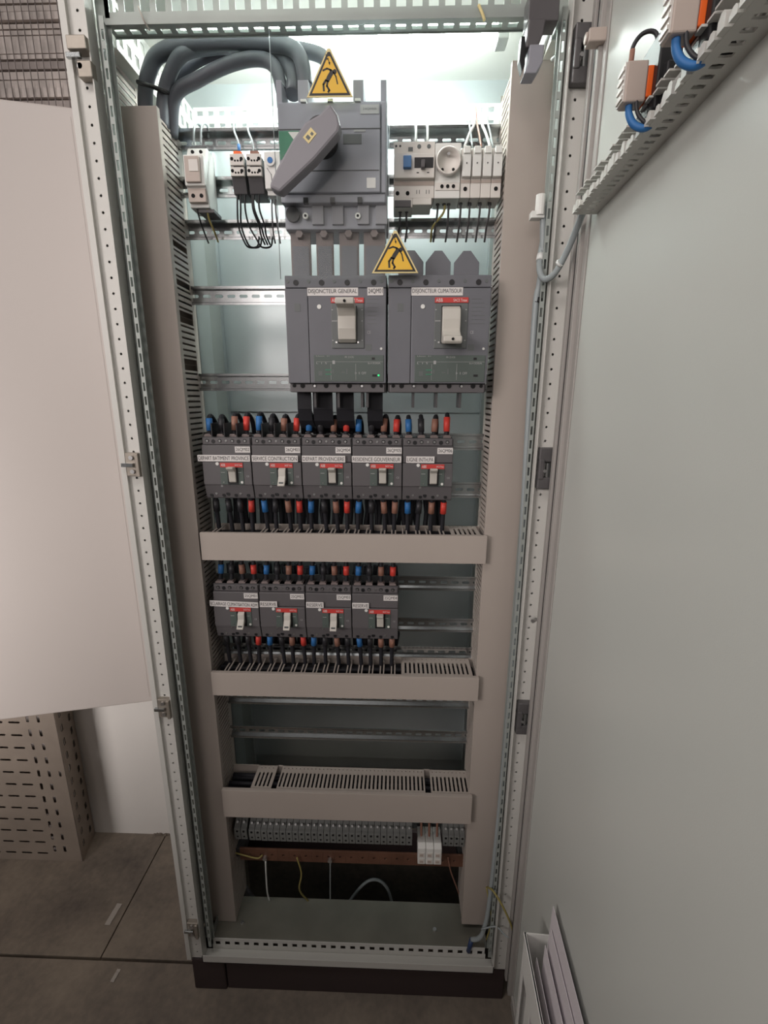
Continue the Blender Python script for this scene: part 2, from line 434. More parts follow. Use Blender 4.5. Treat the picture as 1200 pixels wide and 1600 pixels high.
# lock catches on the left post, hinge brackets on the right post
for (px, py) in ((128, 95), (212, 725), (260, 1103), (300, 1447)):
    c = P(px, py, .008); x = -.383; z = c.z
    big = py < 200
    A = MB()
    if big: A.box(x-.014, x+.016, -.008, .010, z+.006, z+.024).box(x-.004, x+.018, -.004, .010, z-.028, z-.006)
    else: A.box(x-.012, x+.016, -.001, .010, z-.022, z+.022).box(x+.009, x+.016, -.007, .0, z-.022, z+.022)
    k = part(A, 'lock_catch', 'catch', .0012)
    part(MB().box(x-.018, x+.004, -.007, -.001, z-.004, z+.003), 'catch_pin', 'brass' if 'brass' in M else 'zinc', .0006, k)
    for dz in (-.013, .013): part(MB().disc(x, -.001, z+dz, .0042, .003), 'screw', 'steel', 0, k)
for (px, py) in ((905, 85), (850, 732), (815, 1122)):
    c = P(px, py, .0); x = .3835; z = c.z
    A = MB().box(x-.012, x+.017, -.004, .010, z-.038, z-.016).box(x-.012, x+.017, -.004, .010, z+.012, z+.038).box(x-.012, x-.002, -.006, .010, z-.020, z+.018)
    h = part(A, 'hinge_bracket', 'castm', .002)
    part(MB().box(x+.003, x+.010, -.001, .008, z-.016, z+.010), 'hinge_pin', 'zinc', 0, h)
    part(MB().disc(x-.001, -.006, z-.004, .003, .002), 'screw', 'steel', 0, h)

# right door, opened towards the camera
DA = radians(3.0); H = Vector((.402, -.005, 0))
Ud = Vector((-sin(DA), -cos(DA), 0)); Nd = Vector((-cos(DA), sin(DA), 0))
def TD(s, n, z): p = H+Ud*s+Nd*n; return (p.x, p.y, z)
dr = part(MB(TD).box(0, .80, -.003, 0, .118, 2.15).box(0, .012, -.02, .0, .118, 2.15).box(.788, .80, -.02, 0, .118, 2.15), 'door', 'door', .001)
A = MB(TD)
for s0, s1, n in ((.004, .018, .010), (.018, .032, .005), (.034, .046, .009), (.046, .062, .003)):
    A.box(s0, s1, 0, n, .125, 2.145)
A.box(.74, .79, 0, .008, .125, 2.145)
A.box(.062, .74, 0, .006, .125, .155).box(.062, .74, 0, .006, 2.115, 2.145)
part(A, 'perimeter_channel', 'chan', .001, dr)
part(MB(TD).box(.0315, .0345, 0, .0095, .125, 2.145), 'gasket', 'black', 0, dr)
for z in (2.0, 1.30, .60):
    if z > 1.9: part(MB(TD).box(.038, .056, 0, .026, z-.012, z+.004).cyl((.047, .026, z-.004), (.047, .029, z-.004), .007, n=14), 'hinge_boss', 'beige', .0015, dr)
z = P(838, 965, 0).z
part(MB(TD).cyl((.002, .012, z), (.012, .02, z), .004), 'screw', 'steel', 0, dr)

# ================================================================== LAMP
LZ = 2.146; LY = .178
o = (0, LY, TOP)
lp = thing('fluorescent_lamp', 'glowing fluorescent lamp mounted under the enclosure roof', 'lamp', o)
MB().box(-.30, .30, LY-.02, LY+.02, LZ+.018, TOP).build('housing', 'cover', lp, o, bevel=.002)
MB().cyl((-.285, LY, LZ), (.285, LY, LZ), .0135, n=20).build('tube', 'tube', lp, o, smooth=True)
for s in (-1, 1):
    MB().box(min(s*.285, s*.305), max(s*.285, s*.305), LY-.018, LY+.018, LZ-.016, LZ+.02).build('end_cap', 'cover', lp, o, bevel=.002)

# ================================================================== DIN RAILS
def rail(z, label, x0=-.345, x1=.345, y=.145, deep=.0075, bright='zinc'):
    A = MB(); t = .0014
    A.box(x0, x1, y, y+t, z+.0125, z+.0175).box(x0, x1, y, y+t, z-.0175, z-.0125)
    A.box(x0, x1, y, y+deep, z+.0118, z+.0132).box(x0, x1, y, y+deep, z-.0132, z-.0118)
    A.strip(lambda u, v, w: (u, y+deep+w, v), x0, x1, z-.0125, z+.0125, t, .025, .0085, .003, 'obl')
    # feet that fix the rail to the rear uprights
    ob = A.build('din_rail', bright, o=((x0+x1)/2, y, z))
    for s in (-1, 1):
        MB().box(min(s*.325, s*.343), max(s*.325, s*.343), y+deep+t, .163, z-.01, z+.01).build('rail_foot', 'galv', ob, ((x0+x1)/2, y, z))
        MB().disc(s*.333, y+deep, z, .005, .003).build('screw', 'steel', ob, ((x0+x1)/2, y, z))
    return tag(ob, label, 'rail', 'slotted rails across the enclosure')
def zr(py, Y=.145): return P(640, py, Y).z
RA = rail(zr(213), 'topmost slotted steel rail, behind the large switch', deep=.015)
RB = rail(1.892, 'second slotted steel rail, carrying the white modular devices', y=.137, deep=.015)
RC = rail(zr(357), 'third slotted steel rail, just below the white modular devices', deep=.015)
RD = rail(zr(461), 'slotted steel rail behind the upper half of the two big breakers')
RE = rail(zr(598), 'slotted steel rail behind the lower edge of the two big breakers')
RF = rail(zr(690), 'slotted steel rail behind the tops of the five-breaker row')
RG = rail(zr(765), 'slotted steel rail behind the bottoms of the five-breaker row')
RH = rail(zr(911), 'slotted steel rail behind the tops of the four-breaker row')
RI = rail(zr(976), 'slotted steel rail behind the bottoms of the four-breaker row')
RJ = rail(zr(1020), 'slotted steel rail partly hidden by the middle horizontal duct')
RK = rail(zr(1096), 'empty slotted steel rail right under the middle horizontal duct')
RL = rail(zr(1150), 'empty slotted steel rail above the lowest horizontal duct')
RT = rail(.408, 'slotted steel rail under the grey terminal row', y=.142)

# ================================================================== WIRE DUCTS
def vduct(x0, x1, z0, z1, side, label, gaps):
    o = ((x0+x1)/2, .11, z0)
    t = thing('cable_duct', label, 'cable duct', o, 'cable ducts')
    yb, yf = .163, .0715
    A = MB().box(x0, x1, yb-.002, yb, z0, z1)
    xi = x1 if side < 0 else x0           # inner wall faces the equipment
    xo = x0 if side < 0 else x1
    gi = lambda u, v, w: (xi-(w if side < 0 else -w), v, u)
    A.strip(gi, z0, z1-.012, .082, .146, .0018, .011, .0019, .029, 'rect', gaps=gaps)
    A.cell(gi, z0, z1-.012, .146, yb, .0018); A.cell(gi, z0, z1-.012, yf, .082, .0018)
    go = lambda u, v, w: (xo+(w if side < 0 else -w), v, u)
    zo = z1+(.07 if side < 0 else 0)
    A.strip(go, z0, zo, .082, .146, .0018, .011, .0024, .029, 'rect')
    A.cell(go, z0, zo, .146, yb, .0018); A.cell(go, z0, z1, yf, .082, .0018)
    A.build('trunk', 'duct', t, o)
    MB().box(x0-.0012, x1+.0012, .0695, .0715, z0, z1).box(x0-.0012, x0, .0715, .080, z0, z1).box(x1, x1+.0012, .0715, .080, z0, z1).build('lid', 'duct', t, o, bevel=.0006)
    return t
vduct(-.3745, -.3035, .150, 1.988, -1, 'tall upright grey cable duct on the left side', {148, 142, 137, 136, 129, 128})
vduct(.2965, .3690, .170, 2.043, 1, 'tall upright grey cable duct on the right side', {58})

def hduct(x0, x1, z0, z1, label, loops, slits, dark=()):
    o = ((x0+x1)/2, .11, z0); yf, yb = .060, .143
    t = thing('cable_duct', label, 'cable duct', o, 'cable ducts')
    A = MB().box(x0, x1, yb-.002, yb, z0, z1-.002)
    A.box(x0, x1, yf+.002, yb, z0, z0+.0018)
    g = lambda u, v, w: (u, v, z1-.002-w)
    for a in loops:                      # a finger: hairpin loop reaching from the back to the lid
        for dx in (-.0052, .0024):
            A.box(a+dx, a+dx+.0028, yf+.003, yb-.022, z1-.0038, z1-.002)
        A.prism([(a-.0052, yb-.022), (a+.0052, yb-.022), (a+.003, yb-.014), (a-.003, yb-.014)], z1-.0038, z1-.002, 'z')
    for a, b in slits:
        A.strip(g, a, b, yf+.012, yb-.020, .0018, .010, .0022, .022, 'rect')
        A.strip(g, a, b, yb-.020, yb, .0018, .010, .0016, .0016, 'oct'); A.cell(g, a, b, yf+.002, yf+.012, .0018)
    A.build('trunk', 'duct', t, o)
    C = MB(); rnd = random.Random(int(z0*1000))
    for q in range(30):
        yy, zz = rnd.uniform(yf+.010, yb-.010), rnd.uniform(z0+.008, z1-.016)
        C.tube([(x0+.004+(x1-x0-.008)*j/7, yy+rnd.uniform(-.003, .003), zz+rnd.uniform(-.003, .003)) for j in range(8)], .0058, 6, 2)
    cb_ = C.build('cable_bundle', 'rubber', o=o, kind='stuff', smooth=True); tag(cb_, 'dark cables packed inside the '+label.split(',')[0], 'cables')
    MB().box(x0, x1, yf-.002, yf, z0, z1).box(x0, x1, yf, yf+.008, z1-.0012, z1).box(x0, x1, yf, yf+.008, z0, z0+.0012).build('lid', 'duct', t, o, bevel=.0008)
    return t

X1 = [-.2806+i*.1013 for i in range(5)]      # left edges of the five breakers
X2 = [-.2850+i*.1013 for i in range(4)]
hduct(-.2945, .2990, 1.1735, 1.2335, 'upper horizontal grey cable duct, under the five-breaker row',
      [-.272+i*.0253+random.uniform(-.003, .003) for i in range(20) if i not in (1, 2, 3)], [(.228, .288)])
hduct(-.3000, .3000, .8480, .9060, 'middle horizontal grey cable duct, under the four-breaker row',
      [-.272+i*.0253+random.uniform(-.003, .003) for i in range(16)], [(.128, .288)])
hduct(-.3020, .3010, .5070, .5860, 'lowest horizontal grey cable duct, above the terminal row', [], [(-.235, -.185), (-.172, .190), (.204, .298)])

# ================================================================== MOULDED BREAKERS
def small_breaker(x0, z0, code, name, down, desc, namew=None, dx=0, tilt=0):
    W, Hh = .1005, .1265; yF = .070
    o = (x0+W/2, .105, z0); zt = z0+Hh
    t = thing('circuit_breaker', desc, 'circuit breaker', o, 'small four-pole breakers')
    A = MB().box(x0, x0+W, yF+.010, .141, z0, zt).prism([(yF+.010, zt-.016), (yF+.010, zt-.004), (yF+.014, zt), (yF+.03, zt), (yF+.03, zt-.016)], x0+.0008, x0+W-.0008, 'x')
    A.build('body', 'dark2', t, o, bevel=.0012)
    MB().box(x0+.0006, x0+W-.0006, yF+.003, yF+.012, zt-.0485, zt-.0162).build('front_cover', 'dark', t, o, bevel=.0014)
    MB().box(x0+.0006, x0+W-.0006, yF, yF+.012, zt-.0965, zt-.0493).build('front_cover', 'dark', t, o, bevel=.0012)
    MB().prism([(yF+.002, zt-.0972), (yF+.008, z0+.002), (yF+.014, z0+.002), (yF+.014, zt-.0972)], x0+.0006, x0+W-.0006, 'x').build('lower_cover', 'dark', t, o, bevel=.001)
    MB().box(x0+.002, x0+W-.002, yF+.007, yF+.012, zt-.015, zt-.002).build('terminal_cover', 'dark', t, o, bevel=.001)
    for u in (.0115, .037, .0625, .088):
        a = x0+u
        h = MB().disc(a, yF+.0075, zt-.0075, .0036, .0012).build('terminal_screw', 'black', t, o)
        MB().disc(a, yF+.0066, zt-.0078, .0022, .0008).build('screw_head', 'steel', h, o)
        MB().box(a-.0075, a+.0075, yF+.012, yF+.034, zt, zt+.0035).build('terminal', 'tinned', t, o, bevel=.0006)
        MB().disc(a, yF+.0078, z0+.0075, .0036, .0016).build('terminal_screw', 'black', t, o)
    for u, r, d in ((.024, .0042, 'black'), (.0755, .0042, 'black')):
        MB().disc(x0+u, yF+.0075, zt-.009, r, .0008).build('screw_recess', d, t, o)
    MB().disc(x0+.050, yF+.0072, zt-.0075, .0022, .001).build('screw', 'steel', t, o)
    for u in (.022, .072): MB().disc(x0+u, yF+.0068, z0+.011, .0026, .0012).build('screw', 'steel', t, o)
    MB().disc(x0+.046, yF+.0068, z0+.0105, .0040, .0012).build('screw_recess', 'black', t, o)
    MB().disc(x0+.036, yF+.0034, z0+.0275, .0026, .0012).build('screw', 'steel', t, o)
    # data field, red strip and lever
    f = MB().box(x0+.0360, x0+.0835, yF-.0010, yF, zt-.0955, zt-.0505).build('data_field', 'panelg', t, o, bevel=.0004)
    MB().disc(x0+.031, yF, zt-.053, .0034, .001).build('test_button', 'white', t, o)
    r = MB().box(x0+.037, x0+.083, yF-.0016, yF-.0009, zt-.0600, zt-.0508).build('logo_strip', 'red', t, o)
    text('ABB', r, x0+.0385, x0+.0475, zt-.0580, zt-.0525, yF-.0019, 'lab', o)
    text('SACE Tmax', r, x0+.0670, x0+.0820, zt-.0570, zt-.0535, yF-.0019, 'lab', o)
    text('CE', f, x0+.0890, x0+.0945, zt-.0800, zt-.0765, yF-.0003, 'palegrey', o)
    for du, dv in ((.0405, .070), (.074, .070)):
        MB().box(x0+du-.003, x0+du+.005, yF-.0014, yF-.0009, zt-dv-.0008, zt-dv).build('tick', 'palegrey', f, o)
    MB().disc(x0+.0795, yF-.0009, zt-.0905, .0026, .0010).build('push_button', 'white', f, o)
    MB().disc(x0+.0420, yF-.0009, zt-.0905, .0012, .0008).build('screw', 'steel', f, o)
    w = MB().box(x0+.0505, x0+.0725, yF-.0016, yF-.0008, zt-.0945, zt-.0600).build('lever_slot', 'black', f, o)
    a, b = x0+.0545, x0+.0690
    if down:
        L = MB().prism([(yF-.001, zt-.0600), (yF-.0075, zt-.0640), (yF-.0085, zt-.0760), (yF-.020, zt-.0930), (yF-.0185, zt-.0955), (yF-.010, zt-.0910), (yF-.001, zt-.0850)], a, b, 'x').build('toggle', 'tog', t, o, bevel=.0012)
        MB().box(a+.003, b-.003, yF-.0178, yF-.0140, zt-.0897, zt-.0865).build('grip_recess', 'panel', L, o)
    else:
        L = MB().prism([(yF-.001, zt-.0915), (yF-.0060, zt-.0890), (yF-.0085, zt-.0680), (yF-.019, zt-.0610), (yF-.020, zt-.0575), (yF-.006, zt-.0580), (yF-.001, zt-.0640)], a, b, 'x').build('toggle', 'tog', t, o, bevel=.0012)
    # printed labels
    c = MB().box(x0+.0685, x0+.0990, yF+.0018, yF+.0030, zt-.0305, zt-.0185).build('code_label', 'lab', t, o)
    text(code, c, x0+.0705, x0+.0975, zt-.0283, zt-.0207, yF+.0015, 'ink', o)
    n0, n1 = namew
    sh = lambda x, y, z: (x, y, z+tilt*(x-x0))
    n = MB(sh).box(x0+n0, x0+n1, yF-.0014, yF-.0004, zt-.0482, zt-.0352).build('name_label', 'lab', t, o)
    text(name, n, x0+n0+.002, x0+n1-.002, zt-.0455, zt-.0378, yF-.0017, 'ink', o, T=sh)
    return t

ROW1 = [('26QM02', 'DEPART BATIMENT PROVINCE', 0, (-.0075, .0985)), ('26QM03', 'SERVICE CONTRUCTION', 1, (.001, .094)),
        ('26QM04', 'DEPART PROVENCIERE', 0, (.001, .088)), ('26QM05', 'RESIDENCE GOUVERNEUR', 0, (0., .0985)), ('26QM06', 'LIGNE INTH.PA', 0, (.007, .063))]
ROW2 = [('25QM01', 'ECLAIRAGE CLIMATISATION ADM', 1, (-.0065, .0995)), ('25QM02', 'RESERVE', 1, (.002, .040)),
        ('25QM03', 'RESERVE', 1, (.002, .040)), ('25QM04', 'RESERVE', 0, (.001, .037))]
Z1, Z2 = 1.3025, .9855
for i, (c, n, d, nw) in enumerate(ROW1):
    small_breaker(X1[i], Z1, c, n, d, f'small grey breaker labelled {n}, lever {"down" if d else "up"}, in the row of five', nw)
for i, (c, n, d, nw) in enumerate(ROW2):
    small_breaker(X2[i], Z2, c, n, d, f'small grey breaker coded {c}, lever {"down" if d else "up"}, in the row of four', nw, tilt=-.03 if i == 0 else 0)

def big_breaker(x0, code, name, on, desc):
    W, zb, zt, yF = .1815, 1.5165, 1.7150, .035
    o = (x0+W/2, .09, zb)
    u = lambda px: x0+(px-443)*.001140
    v = lambda py: zb+(612-py)*.001088
    t = thing('circuit_breaker', desc, 'circuit breaker', o, 'large four-pole breakers')
    MB().box(x0, x0+W, yF+.012, .1405, zb, zt).build('body', 'dark', t, o, bevel=.0015)
    MB().box(x0+.0005, x0+.0410, yF+.001, yF+.014, v(597.5), v(449)).build('neutral_cover', 'bigdark', t, o, bevel=.0012)
    MB().box(x0+.0418, x0+W-.0005, yF, yF+.014, v(597.5), v(449)).build('front_cover', 'bigdark', t, o, bevel=.0015)
    tc = MB().box(x0+.0005, x0+W-.0005, yF+.004, yF+.016, v(447.5), zt+.0005).build('terminal_cover', 'bigdark', t, o, bevel=.0012)
    bc = MB().box(x0+.004, x0+W-.003, yF+.004, yF+.016, zb-.0005, v(599)).build('terminal_cover', 'dark', t, o, bevel=.0012)
    for px in (461, 501, 541, 582): MB().disc(u(px), yF+.004, v(440), .0048, .0008).build('screw_recess', 'black', tc, o)
    for px in (448, 481, 521, 561, 594): MB().disc(u(px), yF+.004, v(438), .003, .0008).build('screw_recess', 'panel', tc, o)
    for px, r, m in ((452, .0034, 'hole'), (465.5, .0044, 'hole'), (504, .0044, 'hole'), (523, .0034, 'hole'), (542.5, .0044, 'hole'), (581, .0044, 'hole'), (594, .0032, 'hole'), (485, .0034, 'hole'), (562, .0034, 'hole')):
        MB().disc(u(px), yF+.004, v(601.5), r, .0008).build('screw_recess', m, bc, o)
    for px in (485.5, 562.5): MB().disc(u(px), yF+.0033, v(602), .0023, .0014).build('screw', 'steel', bc, o)
    lb = MB().box(u(479), u(558), yF-.0008, yF, v(460.5), v(448.5)).build('name_label', 'lab', t, o)
    text(name, lb, u(480.5), u(556.5), v(458.5), v(450.5), yF-.0011, 'ink', o)
    if code:
        lb = MB().box(u(572.5), u(597), yF-.0008, yF, v(460), v(448)).build('code_label', 'lab', t, o)
        text(code, lb, u(574), u(596), v(458), v(450), yF-.0011, 'ink', o)
    MB().disc(u(497), yF, v(477), .0038, .0012).build('push_button', 'white', t, o)
    MB().disc(u(594), yF, v(542), .0022, .0010).build('push_button', 'white', t, o)
    fr = MB().box(u(515.5), u(567), yF-.0018, yF+.001, v(541.5), v(472)).build('lever_frame', 'panel', t, o, bevel=.0008)
    lg = MB().box(u(515.5), u(567), yF-.0020, yF+.001, v(471.5), v(463.5)).build('logo_strip', 'red', t, o)
    text('ABB', lg, u(517), u(527.5), v(470.2), v(465), yF-.0023, 'lab', o)
    text('SACE Tmax', lg, u(544), u(565), v(469.8), v(465.6), yF-.0023, 'lab', o)
    sl = MB().box(u(526), u(556), yF-.0022, yF-.0016, v(534), v(476)).build('lever_slot', 'hole', fr, o)
    for py in (482, 499, 529): 
        MB().box(u(516.5), u(518.5 if py != 499 else 525), yF-.0022, yF-.0017, v(py)-.0007, v(py)+.0007).build('tick', 'palegrey', fr, o)
        MB().box(u(563), u(565), yF-.0022, yF-.0017, v(py)-.0007, v(py)+.0007).build('tick', 'palegrey', fr, o)
    for px in (523, 557.5): MB().disc(u(px), yF-.0018, v(532), .0016, .0008).build('screw', 'steel', fr, o)
    a, b = u(527), u(555)
    if on:
        L = MB().prism([(yF-.002, v(533.5)), (yF-.012, v(528)), (yF-.016, v(512)), (yF-.014, v(493)), (yF-.024, v(482)), (yF-.046, v(480)), (yF-.047, v(473)), (yF-.044, v(470)), (yF-.010, v(476)), (yF-.002, v(480))], a, b, 'x')
    else:
        L = MB().prism([(yF-.002, v(476.5)), (yF-.012, v(482)), (yF-.016, v(498)), (yF-.015, v(515)), (yF-.030, v(524)), (yF-.046, v(527)), (yF-.047, v(535)), (yF-.043, v(538)), (yF-.010, v(535)), (yF-.002, v(532))], a, b, 'x')
    L = L.build('toggle', 'tog', t, o, bevel=.0018)
    MB().disc((a+b)/2, yF-.0465, v(476) if on else v(531.5), .0024, .0012).build('lever_hole', 'hole', L, o)
    tu = MB().box(u(486), u(598), yF-.0012, yF+.001, v(595), v(552)).build('trip_unit', 'panelg', t, o, bevel=.0006)
    y1 = yF-.0015
    MB().box(u(490), u(597), yF-.0016, yF-.0010, v(563), v(562.6)).build('print_line', 'palegrey', tu, o)
    for px in (513, 553): MB().box(u(px), u(px)+.0005, yF-.0016, yF-.0010, v(592), v(566)).build('print_line', 'palegrey', tu, o)
    text('Uaux  I>', tu, u(490), u(512), v(554.6), v(553.0), y1, 'palegrey', o)
    text('PR 221DS', tu, u(536), u(550), v(556.8), v(554), y1, 'palegrey', o)
    text('In=320A', tu, u(573), u(593), v(566.5), v(563.8), y1, 'palegrey', o)
    text('L  I  S', tu, u(490), u(507), v(566.5), v(563.5), y1, 'palegrey', o)
    text('I>  II  OFF', tu, u(552), u(570), v(583), v(579), y1, 'palegrey', o)
    for px, py, ww, hh in ((493, 578, 8, 12), (504, 575, 12, 3), (504, 582, 12, 3), (515, 575, 4, 10), (530, 579, 7, 3), (538, 574, 3, 14)):
        MB().box(u(px), u(px+ww*.8), y1-.0002, y1+.0005, v(py+hh*.6), v(py)).build('dip_switch', 'green' if ww == 12 else 'panel', tu, o)
    MB().box(u(516), u(520), y1-.0003, y1+.0005, v(566.5), v(561)).build('print_mark', 'palegrey', tu, o)
    MB().box(u(579), u(584), y1-.0006, y1+.0005, v(559.5), v(556)).build('plug_socket', 'black', tu, o)
    MB().box(u(580), u(587), y1-.0006, y1+.0005, v(586.5), v(583)).build('plug_socket', 'black', tu, o)
    if on: MB().disc(u(590), y1+.0004, v(584.5), .0017, .0010).build('indicator_light', 'led', tu, o)
    text('CE', t, u(572), u(577.5), v(518.5), v(514), yF-.0004, 'palegrey', o)
    for k in range(7): MB().box(u(572), u(590+random.uniform(-5, 4)), yF-.0003, yF+.0004, v(466+k*6.2), v(465.2+k*6.2)).build('print_line', 'panel', t, o)
    MB().box(u(569), u(579), yF-.0005, yF+.0004, v(545), v(535)).build('sticker', 'panel', t, o)
    MB().box(u(458), u(467), yF+.0005, yF+.0014, v(484), v(472)).build('sticker', 'panel', t, o)
    # insulating tongues below the terminals
    for px in (484, 523, 562, 571) if on else (485, 523, 562):
        MB().box(u(px)-.0022, u(px)+.0022, yF+.012, yF+.05, zb-.028, zb-.0005).build('phase_barrier', 'dark2', t, o)
    if not on:
        # peaked insulating flaps standing above the terminals
        for k, px in enumerate((478, 521, 566)):
            c = u(px); q = .0225
            MB().prism([(c-q, zt-.001), (c+q, zt-.001), (c+q, zt+.028), (c+q*.3, zt+.047), (c-q*.3, zt+.047), (c-q, zt+.028)], yF+.030+k*.002, yF+.034+k*.002).build('phase_barrier', 'bigdark', t, o, bevel=.0008)
    return t
big_breaker(-.0896, '24QM01', 'DISJONCTEUR GENERAL', True, 'large four-pole breaker labelled DISJONCTEUR GENERAL, lever up')
big_breaker(.0946, None, 'DISJONCTEUR CLIMATISOUR', False, 'large four-pole breaker labelled DISJONCTEUR CLIMATISOUR, lever down')

# ================================================================== MAIN SWITCH with rotary handle
yF = .030
o = (0, .09, 1.80)
ms = thing('load_break_switch', 'large blue-grey main switch with a slanting rotary handle', 'switch', o)
x0, x1, zb, zt = -.0885, .0908, 1.8405, 1.9735
MB().box(x0, x1, yF+.008, .1405, zb-.012, zt).build('body', 'switchgrey', ms, o, bevel=.002)
fc = MB().box(x0+.002, x1-.010, yF, yF+.010, zb, zt-.006).box(x1-.009, x1-.001, yF+.003, yF+.010, zb, zt-.004).build('faceplate', 'switchgrey', ms, o, bevel=.0015)
MB().box(x0+.002, x1-.010, yF-.0008, yF+.002, zb+.090, zb+.0912).box(x0+.05, x1-.012, yF-.0008, yF+.002, zb+.031, zb+.0322).build('moulding_line', 'dark2', fc, o)
MB().box(x0+.003, x0+.036, yF-.0008, yF+.001, zb+.048, zb+.0885).build('green_inlay', 'green', fc, o)
MB().prism([(-.070, 1.9272), (-.042, 1.9272), (-.056, 1.9095)], yF-.0014, yF-.0007).build('pointer_mark', 'lab', fc, o)
a, b = P(563, 164, yF), P(592, 178, yF)
lb = MB().box(a.x, b.x, yF-.0010, yF, b.z, a.z).build('code_label', 'palegrey', fc, o)
text('24QM00', lb, a.x+.004, b.x-.004, b.z+.0045, a.z-.0045, yF-.0013, 'panel', o)
a, b = P(536, 210, yF), P(565, 225, yF)
MB().box(a.x, b.x, yF-.0008, yF, b.z, a.z).build('rating_plate', 'panel', fc, o)
a, b = P(553, 203, yF), P(571, 206, yF)
MB().box(a.x, b.x, yF-.0008, yF, b.z, a.z).build('print_line', 'palegrey', fc, o)
a, b = P(573, 278, yF), P(587, 294, yF)
MB().box(a.x, b.x, yF-.0008, yF, b.z, a.z).build('sticker', 'lab', fc, o)
for px in (474, 516, 559):
    a = P(px, 156.5, yF); MB().box(a.x-.0045, a.x+.0045, yF-.002, yF+.009, zt-.005, zt-.0015).build('clip', 'white', ms, o)
    a = P(px+3, 313, yF); MB().box(a.x-.004, a.x+.004, yF+.003, yF+.012, zb-.014, zb-.006).build('clip_slot', 'black', ms, o)
MB().box(x0+.004, x1-.002, yF+.006, yF+.03, zb-.013, zb-.0005).build('lower_rim', 'switchgrey', ms, o, bevel=.0015)
# lower terminal shroud
sh = MB().box(x0+.002, x1-.002, yF+.022, .135, 1.792, zb-.0125).build('terminal_shroud', 'switchgrey', ms, o, bevel=.002)
for px in (497, 528, 568, 596):
    a = P(px, 335, yF+.02); MB().box(a.x-.010, a.x+.010, yF+.016, yF+.024, 1.798, zb-.013).build('shroud_rib', 'swlight', sh, o, bevel=.0008)
for px in (477, 559):
    a = P(px, 337, yF+.012); q = MB().disc(a.x, yF+.018, a.z, .0048, .006).build('bush', 'white', sh, o)
    MB().disc(a.x, yF+.0118, a.z, .0022, .0006).build('bush_hole', 'hole', q, o)
a = P(457, 334, yF+.015); MB().disc(a.x, yF+.022, a.z, .012, .006, 18).build('shroud_plug', 'black', sh, o)
for px, w in ((437.5, 9), (475, 17), (560.5, 16), (599.5, 9)):
    a, b = P(px-w/2, 131, .06), P(px+w/2, 131, .06)
    MB().box(a.x, b.x, .05, .12, zt-.002, a.z).build('phase_barrier', 'switchgrey', ms, o, bevel=.001)
for k in range(4):
    x = -.066+k*.0435; MB().box(x-.012, x+.012, .055, .10, zt, zt+.006).build('terminal', 'tinned', ms, o, bevel=.0008)
# the handle
hp = [(515, 161), (528, 179), (532, 196), (529, 207), (492, 250), (438, 301), (421, 293), (423, 284), (433, 262), (456, 220), (477, 191), (500, 178)]
yh0, yh1 = -.030, -.004
pp = [P(px, py, -.028) for px, py in hp]
hd = MB().prism([(p.x, p.z) for p in pp], yh0, yh1).build('handle', 'swlight', ms, o, bevel=.004)
a = P(484, 212, yh0); T = lambda x, y, z: (a.x+x*cos(-.85)-z*sin(-.85)*-1*-1, y, a.z+x*sin(.85)*1+z*cos(.85))
T = lambda x, y, z: (a.x+x*cos(.8)-z*sin(.8), y, a.z+x*sin(.8)+z*cos(.8))
q = MB(T).box(-.009, .009, yh0-.0006, yh0+.001, -.006, .006).build('decal', 'cream', hd, o)
MB(T).box(-.006, -.001, yh0-.0009, yh0, -.003, .003).box(.002, .006, yh0-.0009, yh0, -.003, .001).build('decal_mark', 'panel', q, o)
a = P(500, 205, -.004); MB().cyl((a.x, yF, a.z), (a.x, yh1, a.z), .024, .022, 24).build('hub', 'dark2', ms, o, smooth=False)

# copper links between main switch and the first big breaker
for k, (pa, pb, w) in enumerate(((455, 486, 'left-hand'), (494.5, 521.5, 'second'), (530.5, 561, 'third'), (568.5, 602, 'right-hand'))):
    Y = .068
    a, b = P(pa, 400, Y), P(pb, 400, Y); o = ((a.x+b.x)/2, Y, 1.715)
    ob = MB().box(a.x, b.x, Y, Y+.005, 1.7165, 1.815).build('copper_link', 'tinned', o=o, bevel=.0008)
    tag(ob, f'{w} flat dull copper link between main switch and big breaker', 'busbar', 'copper links below the main switch')
    MB().cyl(((a.x+b.x)/2, Y, 1.787), ((a.x+b.x)/2, Y-.012, 1.787), .0072, .0068, 6).build('bolt', 'tinned', ob, o)
    MB().box(a.x+.003, b.x-.003, Y-.0015, Y, 1.7165, 1.770).build('sleeve', 'bigdark', ob, o)

